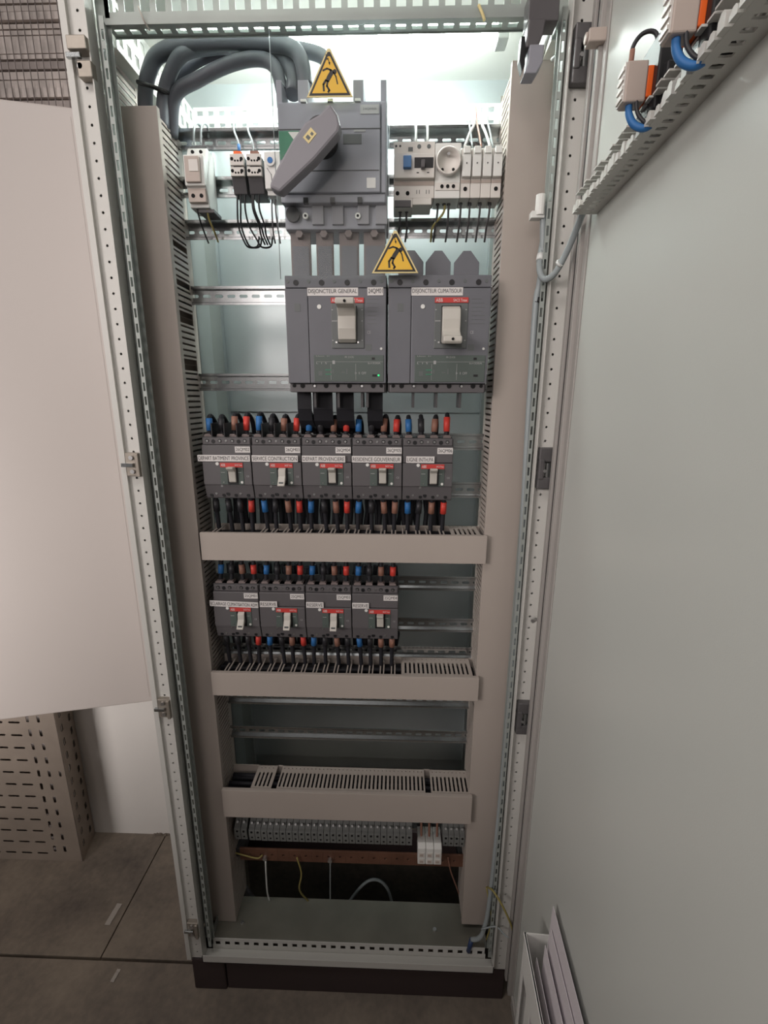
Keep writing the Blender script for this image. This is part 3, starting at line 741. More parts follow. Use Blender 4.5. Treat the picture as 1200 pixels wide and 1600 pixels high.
# clear sheet and the two warning signs
o = (.002, .022, 1.70)
MBs = MB().box(-.0905, .0950, .0175, .0195, 1.705, 2.062)
sheet = MBs.build('clear_shield', 'acrylic', o=o)
for xa, xb in ((-.0915, -.0905), (.0950, .0958)): MB().box(xa, xb, .0172, .0198, 1.705, 2.062).build('edge_highlight', 'edgeglint', sheet, o)  # thin milky strips stand in for the highlight along the sheet edges
tag(sheet, 'clear acrylic sheet hanging in front of the main switch', 'shield')
def sign(px, apex, base, l, r, Y, desc):
    A, Bl, Br = P(px, apex, Y), P(l, base, Y), P(r, base, Y)
    cx = A.x; w = (Br.x-Bl.x)/2; cx = (Br.x+Bl.x)/2; zb_ = (Bl.z+Br.z)/2; h = A.z-zb_
    o = (cx, Y, zb_)
    t = thing('warning_sign', desc, 'sign', o, 'yellow electric shock warning signs')
    def tri(k, dz):    # scaled about the incentre
        zc = zb_+h*.335
        return [(cx-w*k, zc+(zb_-zc)*k), (cx+w*k, zc+(zb_-zc)*k), (cx+w*.06*k, zc+(zb_+h-zc)*k), (cx-w*.06*k, zc+(zb_+h-zc)*k)]
    MB().prism(tri(1, 0), Y-.0012, Y).build('plate', 'cream', t, o)
    MB().prism(tri(.90, 0), Y-.0015, Y-.0012).build('border', 'signblk', t, o)
    f = MB().prism(tri(.76, 0), Y-.0018, Y-.0014).build('field', 'yellow', t, o)
    s = 2*w/415.
    q = lambda x, y: (cx+(x-568)*s, zb_+(549-y)*s)
    y0, y1 = Y-.0021, Y-.0017
    g = MB()
    hx, hz = q(617, 362); g.prism([(hx+cos(k*pi/6)*17*s, hz+sin(k*pi/6)*19*s) for k in range(12)], y0, y1)
    g.prism([q(570, 340), q(602, 352), (q(606, 375)), q(583, 408), q(562, 440), q(530, 432), q(548, 395), q(572, 362)], y0, y1)
    g.stroke([q(585, 350), q(548, 338), q(512, 352)], 13*s, y0, y1)
    g.stroke([q(606, 368), q(627, 398), q(640, 452)], 11*s, y0, y1)
    g.stroke([q(536, 425), q(514, 455), q(517, 502)], 17*s, y0, y1)
    g.stroke([q(553, 430), q(545, 468), q(566, 500), q(556, 512)], 16*s, y0, y1)
    g.build('falling_figure', 'signblk', f, o)
    g = MB(); g.stroke([q(541, 235), q(551, 272), q(560, 262), q(572, 302)], 6*s, y0, y1)
    g.prism([q(562, 295), q(580, 290), q(574, 315)], y0, y1); g.build('lightning_bolt', 'signblk', f, o)
sign(514.5, 77, 152.5, 479.5, 551.5, .0172, 'yellow triangular shock warning sign standing above the main switch')
sign(617.5, 361, 427, 581, 653.5, .0172, 'yellow triangular shock warning sign at the top of the two big breakers')

# ================================================================== MODULAR DEVICES
# left power module
def mod(name, desc, cat, o, group='modular devices on the second rail'): return thing(name, desc, cat, o, group)
a, b = P(286, 232, .085), P(318, 318, .085)
xl, xr = a.x, a.x+.036; z0, z1 = 1.842, 1.940
o = ((xl+xr)/2, .11, z0)
t = mod('surge_arrester', 'white rail-mounted protection module nearest the left duct', 'rail module', o)
MB().prism([(.086, z0+.030), (.094, z0+.012), (.094, z0), (.137, z0), (.137, z1), (.104, z1), (.094, z1-.018), (.080, z1-.020), (.080, z0+.030)], xl, xr, 'x').build('body', 'white', t, o, bevel=.0015)
MB().box(xl+.004, xr-.006, .0745, .082, z0+.034, z1-.024).build('plug_unit', 'beige', t, o, bevel=.001)
MB().box(xl+.012, xr-.008, .0735, .076, z0+.05, z1-.03).build('print_panel', 'offwhite', t, o)
MB().box(xl+.002, xr-.002, .0850, .095, z0+.006, z0+.028).build('terminal_cover', 'beige', t, o, bevel=.001)
for dx in (.011, .026):
    MB().disc(xl+dx, .085, z0+.016, .0034, .0008).build('screw_recess', 'hole', t, o)
    MB().disc(xl+dx, .1005, z1-.008, .003, .003).build('screw_recess', 'hole', t, o)
MB().box(xl+.012, xr+.006, .10, .137, z0-.006, z0).build('release_tab', 'dark', t, o, bevel=.001)

# two dark auxiliary blocks
for k, (pl_, pr_, w) in enumerate(((358, 384, 'left'), (384, 411, 'right'))):
    a, b = P(pl_, 241, .085), P(pr_, 299, .085)
    xl, xr, z0, z1 = a.x+.0004, b.x-.0004, 1.864, 1.9225
    o = ((xl+xr)/2, .11, z0)
    t = mod('relay_block', f'{w} small relay block with pale studded front and dark foot', 'rail module', o)
    MB().prism([(.090, z0+.022), (.097, z0), (.137, z0), (.137, z1-.002), (.090, z1-.002)], xl, xr, 'x').build('body', 'dark2', t, o, bevel=.001)
    for s0, s1, n in ((z1-.018, z1, 'upper'), (z0+.024, z0+.038, 'lower')):
        f = MB().box(xl, xr, .084, .091, s0, s1).build('face_plate', 'offwhite', t, o, bevel=.001)
        for dx in (.004, (xr-xl)-.004): MB().disc(xl+dx, .084, (s0+s1)/2+.001, .0028, .0006).build('screw_recess', 'hole', f, o)
        for q in range(3): MB().disc(xl+.0095+q*.005, .084, (s0+s1)/2-.002, .0016, .0006).build('contact_hole', 'hole', f, o)
    MB().box(xl+.006, xr-.006, .087, .091, z0+.0375, z1-.0175).build('label_window', 'dark2', t, o)
    for q in range(4): MB().box(xl, xl+.005, .086, .0905, z0+.039+q*.0015, z0+.0398+q*.0015).build('cooling_rib', 'white', t, o)
    MB().box(xl+.006, xr-.005, .088, .112, z1, z1+.006).build('plug_cap', 'orange' if k == 0 else 'brown', t, o, bevel=.0008, label='orange-red plug cap')

# thermostat
a, b = P(411.5, 237, .085), P(431.5, 305, .085)
xl, xr, z0, z1 = a.x, b.x+.010, 1.860, 1.926
o = ((xl+xr)/2, .11, z0)
t = mod('thermostat', 'white thermostat with a blue dial beside the main switch', 'thermostat', o)
MB().box(xl, xr, .085, .137, z0+.008, z1).box(xl+.002, xr, .092, .137, z0, z0+.009).build('body', 'white', t, o, bevel=.0012)
d = MB().disc(xl+.012, .085, z1-.0155, .0085, .004, 22).build('dial', 'white', t, o)
MB().disc(xl+.012, .081, z1-.0155, .0048, .0008, 18).build('dial_cap', 'blue', d, o)
MB().stroke([(xl+.005, z1-.026), (xl+.012, z1-.036), (xl+.013, z1-.050)], .001, .0843, .0851).build('print_mark', 'panel', t, o)

# right group: residual current breaker
a, b = P(615.5, 218, .080), P(678, 320, .080)
xl, xr, z0, z1 = a.x, b.x, 1.838, 1.9395
o = ((xl+xr)/2, .11, z0); W = xr-xl; hx = xl+W*.475
t = mod('residual_current_breaker', 'four-module white safety breaker with blue and black levers', 'circuit breaker', o)
MB().box(xl, xr, .088, .137, z0+.014, z1).box(xl, hx, .088, .137, z0, z0+.015).box(hx, xr-.004, .088, .137, z0+.004, z0+.015).build('body', 'offwhite', t, o, bevel=.0012)
MB().box(xl+.0005, xr-.0005, .078, .090, z0+.042, z1-.022).build('front_block', 'offwhite', t, o, bevel=.0012)
MB().box(xl+.001, xr-.001, .0868, .089, z1-.0215, z1-.0205).build('red_line', 'red', t, o)
MB().box(xl, xr, .0872, .089, z0+.034, z0+.040).build('shadow_groove', 'beige', t, o)
MB().box(xl+.0165, xl+.0305, .070, .079, z0+.055, z0+.073).build('test_lever', 'bluetog', t, o, bevel=.0012)
q = MB().box(xl+.036, xr-.003, .0772, .079, z0+.057, z0+.0725).build('lever_window', 'black', t, o)
MB().box(xl+.0475, xl+.054, .068, .078, z0+.054, z0+.066).build('toggle', 'dark', q, o, bevel=.001)
for dx in (.040, .058): MB().box(xl+dx, xl+dx+.004, .0775, .079, z0+.049, z0+.0505).build('print_mark', 'ink', t, o)
MB().box(xl+.025, xl+.033, .0872, .0885, z1-.015, z1-.009).build('print_mark', 'panel', t, o)
for dx in (.004, .011): MB().disc(xl+dx, .088, z1-.007, .0018, .0006).build('screw_recess', 'ink', t, o)
for dx in (.044, .061): MB().disc(xl+dx, .088, z1-.008, .0034, .0008).build('screw_recess', 'panel', t, o)
for dx in (.007, .025): MB().disc(xl+dx, .088, z0+.022, .0034, .0008).build('screw_recess', 'hole', t, o)
for dx in (.041, .046, .058, .063): MB().box(xl+dx-.0005, xl+dx+.0005, .0873, .089, z0+.021, z0+.027).build('tick', 'panel', t, o)
MB().box(xl+.002, hx-.003, .0865, .09, z0, z0+.011).build('terminal_cover', 'dark', t, o, bevel=.0008)

# socket outlet
xl2, xr2 = xr+.0006, xr+.0455
z0, z1 = 1.851, 1.936
o = ((xl2+xr2)/2, .11, z0)
t = mod('socket_outlet', 'white modular power socket with round recessed face', 'socket', o)
MB().box(xl2, xr2, .086, .137, z0, z1).build('body', 'white', t, o, bevel=.0012)
cx, cz = (xl2+xr2)/2, z0+.0535
ring = MB(); n = 32
vs = []; fs = []
prof = [(.0215, .086), (.0215, .080), (.0198, .079), (.0186, .080), (.0180, .091), (0.0001, .0915)]
for r, y in prof: vs += [(cx+r*cos(2*pi*k/n), y, cz+r*sin(2*pi*k/n)) for k in range(n)]
for i in range(len(prof)-1): fs += [(i*n+k, i*n+(k+1) % n, (i+1)*n+(k+1) % n, (i+1)*n+k) for k in range(n)]
# cut: the round well stands proud of the body as a rimmed cup
vs = [(x, y-.006, z) for x, y, z in vs]
rg = ring.add(vs, fs).build('cup', 'offwhite', t, o, smooth=True)
for dx, dz in ((-.0095, -.0095), (.0095, -.0095)): MB().disc(cx+dx, .0855, cz+dz, .0025, .0008).build('pin_hole', 'hole', rg, o)
MB().disc(cx, .0855, cz+.0115, .0024, .008).build('earth_pin', 'steel', rg, o)
MB().box(xl2+.001, xr2-.001, .0845, .0865, z0+.012, z0+.024).build('terminal_strip', 'offwhite', t, o, bevel=.0006)
for dx in (.013, .023, .033): MB().disc(xl2+dx, .0845, z0+.018, .003, .0008).build('screw_recess', 'hole', t, o)

# four fuse carriers
for k, w in enumerate(('first', 'second', 'third', 'last')):
    xa = xr2+.0008+k*.0180; xb = xa+.0174
    o = ((xa+xb)/2, .11, z0)
    t = mod('fuse_holder', f'{w} of four narrow white fuse holders beside the socket', 'fuse holder', o, 'fuse holders by the right duct')
    MB().box(xa, xb, .088, .137, z0+.001, z0+.078).build('body', 'offwhite', t, o, bevel=.001)
    c = MB().box(xa+.0012, xb-.0012, .079, .089, z0+.031, z0+.065).prism([(.089, z0+.065), (.076, z0+.065), (.079, z0+.077), (.089, z0+.077)], xa+.003, xb-.003, 'x').build('carrier', 'white', t, o, bevel=.001)
    MB().disc((xa+xb)/2, .079, z0+.051, .0012, .0006).build('indicator', 'ink', c, o)
    if k in (0, 3): MB().disc((xa+xb)/2, .088, z0+.015, .0034, .0008).build('screw_recess', 'hole', t, o)
    MB().box(xa+.0003, xb-.0003, .0872, .089, z0+.024, z0+.0285).build('groove', 'beige', t, o)

# thin wires of the modular row
def wire(name, pts, r, m, label, group, cat='wire', n=8, kids=()):
    o = tuple(pts[0]); ob = MB().tube(pts, r, n).build(name, m, o=o, smooth=True)
    tag(ob, label, cat, group)
    for (nm, q, rr, mm) in kids: MB().tube(q, rr, n).build(nm, mm, ob, o, smooth=True)
    return ob
GW = 'thin wires below the modular devices'
def pw(spec): return [P(*s) for s in spec]
wire('wire', pw([(308, 312, .10), (310, 335, .105), (318, 360, .12), (326, 380, .14)]), .0016, 'black', 'dark wire hanging from the white module by the left duct', GW, kids=[('ferrule', pw([(308, 312, .10), (309, 328, .102)]), .0030, 'blacksl')])
wire('wire', pw([(324, 320, .10), (326, 340, .105), (335, 362, .12), (341, 378, .14)]), .0018, 'yg', 'yellow-green wire hanging from the white module by the left duct', GW)
for k, (xa, xb, w) in enumerate(((371, 372, 'first'), (376, 376, 'second'), (383, 393, 'third'), (395, 412, 'fourth'), (397, 416, 'fifth'), (405, 420, 'sixth'))):
    loop = k < 3
    p_ = pw([(xa, 296, .10), (xa, 325, .10), ((xa+xb)/2+1, 352, .11)])
    p_ += pw([(xb+8, 374, .115), (xb+16, 386, .12), (xb+30, 385, .13), (xb+33, 370, .14)]) if loop else pw([(xb-4, 368, .12), (xb+2, 382, .14)])
    wire('wire', p_, .0017, 'black', f'{w} black wire from the left under the relay blocks', GW)
for xa, xb, w in ((425, 430, 'left'), (431, 438, 'right')):
    wire('wire', pw([(xa, 303, .11), (xa, 330, .11), (xb-3, 362, .12), (xb, 380, .14)]), .0015, 'dark', f'{w} thin grey wire under the thermostat', GW)
for k, (xa, ya, xb) in enumerate(((625.5, 322, 624), (635.5, 322, 636), (684, 311, 680), (694, 311, 676), (701, 311, 699), (720, 310, 717), (734, 311, 731), (750, 311, 746), (765, 311, 760))):
    w = ('first', 'second', 'third', 'fourth', 'fifth', 'sixth', 'seventh', 'eighth', 'ninth')[k]
    wire('wire', pw([(xa, ya-4, .11), (xa-.5, ya+20, .11), (xb, 355, .12), (xb-3, 378, .14)]), .0019, 'dark2' if k != 3 else 'yg', f'{w} wire from the left below the right-hand white devices', GW,
         kids=[('ferrule', pw([(xa, ya-4, .11), (xa-.2, ya+10, .11)]), .0034, 'dark2')])
# wires above
GU = 'thin wires above the modular devices'
for xa, w in ((302, 'left'), (313, 'right')):
    wire('wire', pw([(xa+1, 226, .11), (xa+1, 205, .115), (xa+4, 194, .13), (xa+11, 197, .15), (xa+13, 215, .16)]), .0019, 'graycab', f'{w} grey wire looping over the white module by the left duct', GU)
for xa, ya, m, w in ((374, 240, 'graycab', 'left'), (396, 240, 'graycab', 'right')):
    wire('wire', pw([(xa, ya, .11), (xa-2, 222, .115), (xa-8, 205, .13), (xa-9, 193, .15)]), .0018, m, f'{w} grey wire rising from the relay blocks', GU,
         kids=[('ferrule', pw([(xa, ya, .11), (xa-1, ya-14, .112)]), .0028, 'blue')] if w == 'left' else ())
for xa, w in ((650, 'left'), (668, 'right')):
    wire('wire', pw([(xa, 222, .11), (xa, 200, .12), (xa, 180, .14)]), .0020, 'whitecab', f'{w} white wire rising from the blue-levered safety breaker', GU)
for k, (x_a, x_b, m) in enumerate(((726, 742, 'whitecab'), (738, 733, 'graycab'), (752, 745, 'brown'), (766, 752, 'whitecab'), (770, 762, 'graycab'))):
    w = ('first', 'second', 'third', 'fourth', 'fifth')[k]
    wire('wire', pw([(x_a, 229, .11), ((x_a+x_b)/2, 208, .13), (x_b, 190, .15), (x_b-2, 165, .17)]), .0024 if m == 'whitecab' else .0017, m, f'{w} from the left of the wires rising behind the fuse holders', GU)

# ================================================================== BREAKER CABLES
POLE = ('first', 'second', 'third', 'last')
SL = {'b': ('blue', 'blue'), 'k': ('blacksl', 'black'), 'n': ('brown', 'brown'), 'r': ('redsl', 'red')}
GT = 'power cables on the breaker terminals'
def cable(pts, sleeve, s0, s1, code, pos, where, clearboot=False, r=.0046):
    m, w = SL[sleeve]
    o = tuple(pts[0])
    ob = MB().tube(pts, r, 10).build('power_cable', 'rubber', o=o, smooth=True)
    tag(ob, f'{w}-sleeved black cable on the {pos} {where} terminal of breaker {code}', 'cable', GT)
    MB().tube([s0, s1], [r*1.35, r*1.42], 12, 0).build('sleeve', m, ob, o, smooth=True)
    return ob
TOP1 = ['bknr', 'bknr', 'bknr', 'bknr', 'bknr']
BOT1 = ['kkkr', 'bknr', 'bknr', 'bknn', 'bknr']
for i in range(5):
    zt = Z1+.1265; code = ROW1[i][0]
    for k in range(4):
        x = X1[i]+.0118+k*.0252; y = .093
        dx = random.uniform(-.004, .004); hh = random.uniform(.034, .041)
        a = Vector((x, y, zt+.004)); b = Vector((x+dx*.6, y+.004, zt+hh))
        pts = [a, a+(b-a)*.5, b, (x+dx+.001, y+.014, zt+hh+.004), (x+dx+.004, y+.028, zt+hh-.012), (x+dx+.004, y+.034, zt+.004)]
        ob = cable(pts, TOP1[i][k], a+(b-a)*.22, b, code, POLE[k], 'top')
        MB().box(x-.0055, x+.0055, y-.012, y+.008, zt+.0035, zt+.0055).cyl(a, a+(b-a)*.3, .0042, .0040, 10).build('lug', 'tinned', ob, tuple(pts[0]))
        if i < 2 and k < 3:
            MB().box(x+.0118-.001, x+.0118+.001, y-.020, y+.036, zt+.0005, zt+.027).build('phase_barrier', 'black', ob, tuple(pts[0]))
        x = X1[i]+.0118+k*.0252; dx = random.uniform(-.003, .003)
        a = Vector((x, .095, Z1+.002)); b = Vector((x+dx, .100, Z1-.034))
        pts = [a, (x+dx*.5, .097, Z1-.016), b, (x+dx*1.5, .104, Z1-.062), (x+dx*2, .110, 1.195)]
        cable(pts, BOT1[i][k], a+(b-a)*.25, a+(b-a)*.95, code, POLE[k], 'bottom')
BOT2 = ['kkkr', 'bknr', 'bknk', 'bknn']
for i in range(4):
    zt = Z2+.1265; code = ROW2[i][0]
    for k in range(4):
        x = X2[i]+.0118+k*.0252; dx = random.uniform(-.003, .003)
        a = Vector((x, .093, zt+.004)); b = Vector((x+dx, .098, zt+.038))
        pts = [a, a+(b-a)*.5, b, (x+dx, .105, zt+.055), (x+dx, .112, zt+.075)]
        ob = cable(pts, 'bknr'[k], a+(b-a)*.42, b, code, POLE[k], 'top')
        MB().box(x-.0055, x+.0055, .082, .101, zt+.0035, zt+.0055).cyl(a, a+(b-a)*.45, .0042, .0040, 10).build('lug', 'tinned', ob, tuple(pts[0]))
        dx = random.uniform(-.003, .003)
        a = Vector((x, .095, Z2+.002)); b = Vector((x+dx, .100, Z2-.030))
        pts = [a, (x+dx*.5, .097, Z2-.014), b, (x+dx*1.5, .104, Z2-.060), (x+dx*2, .110, .872)]
        cable(pts, BOT2[i][k], a+(b-a)*.25, a+(b-a)*.95, code, POLE[k], 'bottom')

# cables packed behind the two breaker rows
for (za, zc, xa, xb, w) in ((1.14, 1.425, -.285, .225, 'five-breaker row'), (.82, 1.12, -.288, .120, 'four-breaker row')):
    C = MB(); rnd = random.Random(int(za*100))
    for q in range(46):
        x = xa+(xb-xa)*(q+rnd.random())/46; yy = rnd.uniform(.166, .200)
        C.tube([(x+rnd.uniform(-.006, .006), yy+rnd.uniform(-.004, .004), za+(zc-za)*j/5) for j in range(6)], .0055, 6, 2)
    tag(C.build('cable_bundle', 'rubber', o=((xa+xb)/2, .18, za), kind='stuff', smooth=True), f'dark cables running down behind the {w}', 'cables')

# flat black flexible straps under the first big breaker
for k, (xa, xb, w) in enumerate(((466, 487, 'left-hand'), (490, 520, 'second'), (526, 553, 'third'), (574, 598, 'right-hand'))):
    a, b = P(xa, 640, .075).x, P(xb, 640, .075).x
    o = ((a+b)/2, .075, 1.515)
    prof = [(.070, 1.516), (.070, 1.485), (.078, 1.462), (.098, 1.446), (.125, 1.438), (.158, 1.432)]
    back = [(y+.005, z+.004) for y, z in prof]; back[0] = (.076, 1.516); back[1] = (.076, 1.487)
    A = MB()
    for j in range(len(prof)-1):
        A.prism([prof[j], prof[j+1], back[j+1], back[j]], a, b, 'x')
    tag(A.build('flexible_strap', 'rubber', o=o), f'{w} wide black flexible strap leaving the GENERAL breaker downwards', 'cable', 'black straps below the big breaker')

# thick supply cables at the top left
def thick(spec, r, lab):
    pts = pw(spec); o = tuple(pts[0])
    tag(MB().tube(pts, r, 16, 8).build('supply_cable', 'sheath', o=o, smooth=True), lab, 'cable', 'thick black supply cables at the upper left')
thick([(229, 200, .115), (227, 150, .115), (233, 112, .11), (250, 84, .105), (300, 68, .10), (380, 65, .10), (440, 70, .10), (468, 88, .09), (478, 138, .085)], .0125, 'outermost thick black cable arching out of the left duct')
thick([(254, 200, .11), (256, 150, .11), (266, 115, .105), (286, 84, .10), (330, 74, .118), (400, 72, .125), (470, 78, .115), (510, 94, .10), (520, 140, .085)], .0110, 'second thick black cable arching beside the outermost one')
thick([(262, 210, .14), (266, 146, .135), (300, 110, .135), (350, 88, .14), (410, 78, .135), (440, 94, .12), (458, 118, .10), (457, 148, .085)], .0125, 'third thick black cable sweeping right behind the front two')
thick([(268, 215, .13), (274, 150, .115), (310, 124, .11), (360, 100, .105), (404, 92, .105), (430, 106, .10), (442, 146, .085)], .0110, 'lowest thick black cable sweeping right to the main switch')
A = MB(); c0 = P(228, 138, .12); 
A.tube(pw([(215, 128, .105), (245, 138, .09), (276, 152, .125)]), .0035, 8); 
tag(A.build('cable_tie', 'black', o=tuple(P(215, 128, .105))), 'black tie wrapped around the thick cables above the left duct', 'cable tie')

# ================================================================== TERMINAL ROW
GTm = 'grey terminal blocks on the bottom rail'
ORD = ['first','second','third','fourth','fifth','sixth','seventh','eighth','ninth','tenth','eleventh','twelfth','thirteenth','fourteenth','fifteenth','sixteenth','seventeenth','eighteenth','nineteenth','twentieth','twenty-first','twenty-second','twenty-third','twenty-fourth','twenty-fifth','twenty-sixth','twenty-seventh','twenty-eighth','twenty-ninth','thirtieth','thirty-first','thirty-second','thirty-third','thirty-fourth','thirty-fifth']
def tblock(x, w, z0, lab, h=.058, y=.092):
    o = (x+w/2, .11, z0); z1 = z0+h
    t = thing('terminal_block', lab, 'terminal block', o, GTm)
    MB().prism([(y, z0+.024), (y+.004, z0), (.141, z0), (.141, z1), (y+.026, z1), (y+.006, z0+.040), (y, z0+.036)], x+.0003, x+w-.0003, 'x').build('body', 'termg', t, o, bevel=.0008)
    MB().disc(x+w/2, y, z0+.030, .0030, .0008, 8).build('screw_recess', 'hole', t, o)
    MB().disc(x+w/2, y+.003, z0+.012, .0026, .0016, 8).build('wire_hole', 'hole', t, o)
    MB().cyl((x+w/2, y+.013, z0+.046), (x+w/2, y+.008, z0+.051), .0028, n=8).build('screw', 'steel', t, o)
    return t
n = 0; zb = .392
xs = []
x = -.2955
for k in range(2): xs.append((x, .0165, .003)); x += .0168
x += .004
for k in range(2): xs.append((x, .0155, .001)); x += .0158
while x < .160: xs.append((x, .0160, 0)); x += .0162
xl = x
for k in range(4): pass
for j, (a, w, dz) in enumerate(xs): tblock(a, w, zb+dz, f'{ORD[j]} grey terminal block from the left end of the bottom row')
for j in range(4): tblock(.2400+j*.0140, .0138, zb+.001, f'{ORD[j]} grey terminal block to the right of the three white ones')
for j in range(3):
    xa = .1765+j*.0203; o = (xa+.01, .10, .352)
    t = thing('terminal_block', f'{("left", "middle", "right")[j]} one of three tall white terminal blocks on the bottom row', 'terminal block', o, 'white terminal blocks')
    MB().prism([(.080, .392), (.080, .352), (.100, .352), (.141, .388), (.141, .404), (.092, .408), (.080, .402)], xa, xa+.0195, 'x').build('body', 'white', t, o, bevel=.0012)
    for zz in (.362, .382):
        q = MB().box(xa+.003, xa+.0165, .0792, .081, zz-.007, zz+.007).build('clamp_frame', 'offwhite', t, o)
        MB().box(xa+.005, xa+.0135, .0786, .080, zz-.004, zz+.003).build('clamp_opening', 'beige', q, o)
    wire('wire', [(xa+.01, .112, .403), (xa+.009, .112, .450), (xa+.009, .114, .515)], .0030, 'brown', f'brown wire into the {("left", "middle", "right")[j]} white terminal block', 'wires into the terminal row')
# wires dropping into the terminal blocks from the lowest duct
for j, (a, w, dz) in enumerate(xs):
    m = ('k', 'n', 'b', 'n', 'k', 'n')[j % 6]
    wire('wire', [(a+w/2, .115, zb+.058), (a+w/2+random.uniform(-.002, .002), .114, zb+.085), (a+w/2, .112, .512)], .0038, {'k': 'blacksl', 'n': 'brown', 'b': 'blue'}[m],
         f'{SL[m][1]} wire into the {ORD[j]} grey terminal block from the left', 'wires into the terminal row')
# copper earth bar
o = (0, .118, .332)
cb = thing('earth_bar', 'long flat copper earth bar under the terminal row', 'busbar', o)
MB().strip(lambda u, v, w: (u, .108+w, v), -.292, .300, .312, .350, .005, .03, .0035, .0035, 'oct').build('bar', 'copper', cb, o, bevel=.0005)
for s in (-1, 1): MB().box(s*.296-.012, s*.296+.012, .113, .163, .318, .344).build('support', 'dark2', cb, o)
for px in (415, 516):
    a = P(px, 1342, .108); MB().cyl((a.x, .108, .325), (a.x, .100, .325), .006, n=6).build('bolt', 'steel', cb, o)
GB = 'loose wires below the earth bar'
wire('earth_wire', pw([(415, 1345, .102), (416, 1370, .105), (419, 1400, .12), (430, 1428, .16)]), .0022, 'whitecab', 'pale wire hanging near the left end of the copper bar', GB)
wire('earth_wire', pw([(464, 1340, .102), (471, 1365, .10), (468, 1390, .11), (482, 1408, .13), (500, 1424, .16)]), .0022, 'yg', 'yellow-green wire kinking down from the copper bar', GB)
wire('earth_wire', pw([(516, 1346, .102), (516, 1380, .11), (516, 1425, .16)]), .0016, 'graycab', 'thin grey wire hanging from the bolt of the copper bar', GB)
wire('earth_wire', pw([(366, 1332, .11), (380, 1336, .103), (402, 1341, .102), (410, 1336, .104)]), .0020, 'yg', 'short wire crossing to the left end of the copper bar', GB)
wire('earth_wire', pw([(700, 1340, .104), (704, 1360, .11), (713, 1385, .13), (722, 1410, .16)]), .0020, 'brown', 'brown wire hanging near the right end of the copper bar', GB)
wire('conduit', pw([(530, 1440, .19), (545, 1410, .19), (570, 1380, .19), (590, 1375, .19), (606, 1390, .19), (617, 1430, .19)]), .0042, 'graycab', 'grey conduit looping up through the dark base opening', GB, 'conduit')
wire('conduit', pw([(350, 1340, .2), (375, 1380, .2), (410, 1430, .2)]), .012, 'dark', 'dark thick cable slanting down behind the left base corner', GB, 'cable')

# ================================================================== RIGHT SIDE DETAILS
# grey cable following the right post, from the door duct to the base
wire('control_cable', [TD(.10, .02, 1.777)]+pw([(903, 352, -.06), (885, 395, -.035), (866, 428, -.02), (850, 436, -.005), (843, 420, .01), (845, 395, .025), (850, 365, .03), (853, 325, .03)]), .0052, 'graycab',
     'grey cable drooping from the door duct round the right post', 'grey cables at the right post', 'cable',
     kids=[('cable_tie', pw([(873, 413, -.027), (876, 410, -.030)]), .0066, 'whitecab'), ('cable_tie', pw([(843.5, 408, .017), (845, 398, .022)]), .0066, 'whitecab')])
wire('control_cable', pw([(849, 320, .025), (848, 400, .025), (843, 445, .022), (836, 490, .02), (823, 700, .02), (812, 900, .02), (789, 1180, .02), (766, 1400, .02), (756, 1452, .02), (748, 1466, .022), (737, 1468, .03)]), .0056, 'graycab',
     'long grey cable running down the right post to the base', 'grey cables at the right post', 'cable',
     kids=[('cable_tie', pw([(841, 466, .0215), (839, 474, .021)]), .0074, 'black'), ('blue_ferrule', pw([(737, 1468, .03), (732, 1486, .03)]), .006, 'navy')])
tg = MB().box(.331, .352, .016, .032, 1.796, 1.806); 
tag(tg.cyl((.345, .02, 1.80), (.345, .02, 1.83), .008, n=12).build('cable_clip', 'white', o=(.345, .02, 1.80)), 'white clip holding the grey cable at the right post', 'clip')
GE = 'earth wires at the lower right'
wire('earth_wire', pw([(762, 1386, .028), (772, 1394, .0), (790, 1425, -.02), (803, 1460, -.03), (805, 1490, -.03), (803, 1520, -.02)]), .0024, 'yg', 'yellow-green wire bowing from the right post to the door foot', GE)
wire('earth_wire', pw([(760, 1386, .03), (764, 1410, .02), (768, 1440, .02), (760, 1468, .02)]), .0018, 'yg', 'thin ochre wire beside the grey cable near the base', GE)
wire('earth_wire', pw([(752, 1452, .015), (775, 1448, .005), (790, 1462, -.01), (806, 1470, -.02)]), .0018, 'graycab', 'grey wire crossing from the base to the door foot', GE)

# door position switch at the top right
o = (.315, .02, 2.05)
sw = thing('door_switch', 'dark door position switch hanging at the top right of the opening', 'switch', o)
MB().box(.300, .345, -.004, .026, 2.048, 2.084).build('bracket', 'dark', sw, o, bevel=.0015)
MB().prism([(.301, 2.050), (.326, 2.050), (.324, 2.032), (.317, 2.015), (.299, 2.015), (.300, 2.035)], -.006, .018).build('arm', 'dark', sw, o, bevel=.002)
MB().prism([(.304, 2.016), (.325, 2.016), (.325, 1.995), (.316, 1.980), (.298, 1.980), (.303, 1.992)], -.010, .016).build('plunger', 'switchgrey', sw, o, bevel=.0015)
MB().prism([(.292, 2.03), (.298, 2.03), (.300, 1.995), (.296, 1.985), (.291, 2.0)], -.004, .010).build('contact_arm', 'black', sw, o, bevel=.001)
for k, (sp, m, lab) in enumerate((([(872, 28, .05), (862, 45, .06), (848, 78, .09), (838, 112, .12)], 'whitecab', 'left white wire fanning down by the door switch'),
        ([(876, 28, .05), (868, 52, .07), (856, 85, .10), (848, 115, .12)], 'whitecab', 'middle white wire fanning down by the door switch'),
        ([(882, 30, .05), (878, 55, .06), (866, 86, .09), (856, 112, .12)], 'graycab', 'grey wire fanning down by the door switch'),
        ([(882, 44, .04), (880, 62, .04), (872, 84, .05), (862, 94, .06)], 'whitecab', 'right white wire fanning down by the door switch'))):
    wire('wire', pw(sp), .0042 if k < 2 else .003, m, lab, 'wires at the door switch')
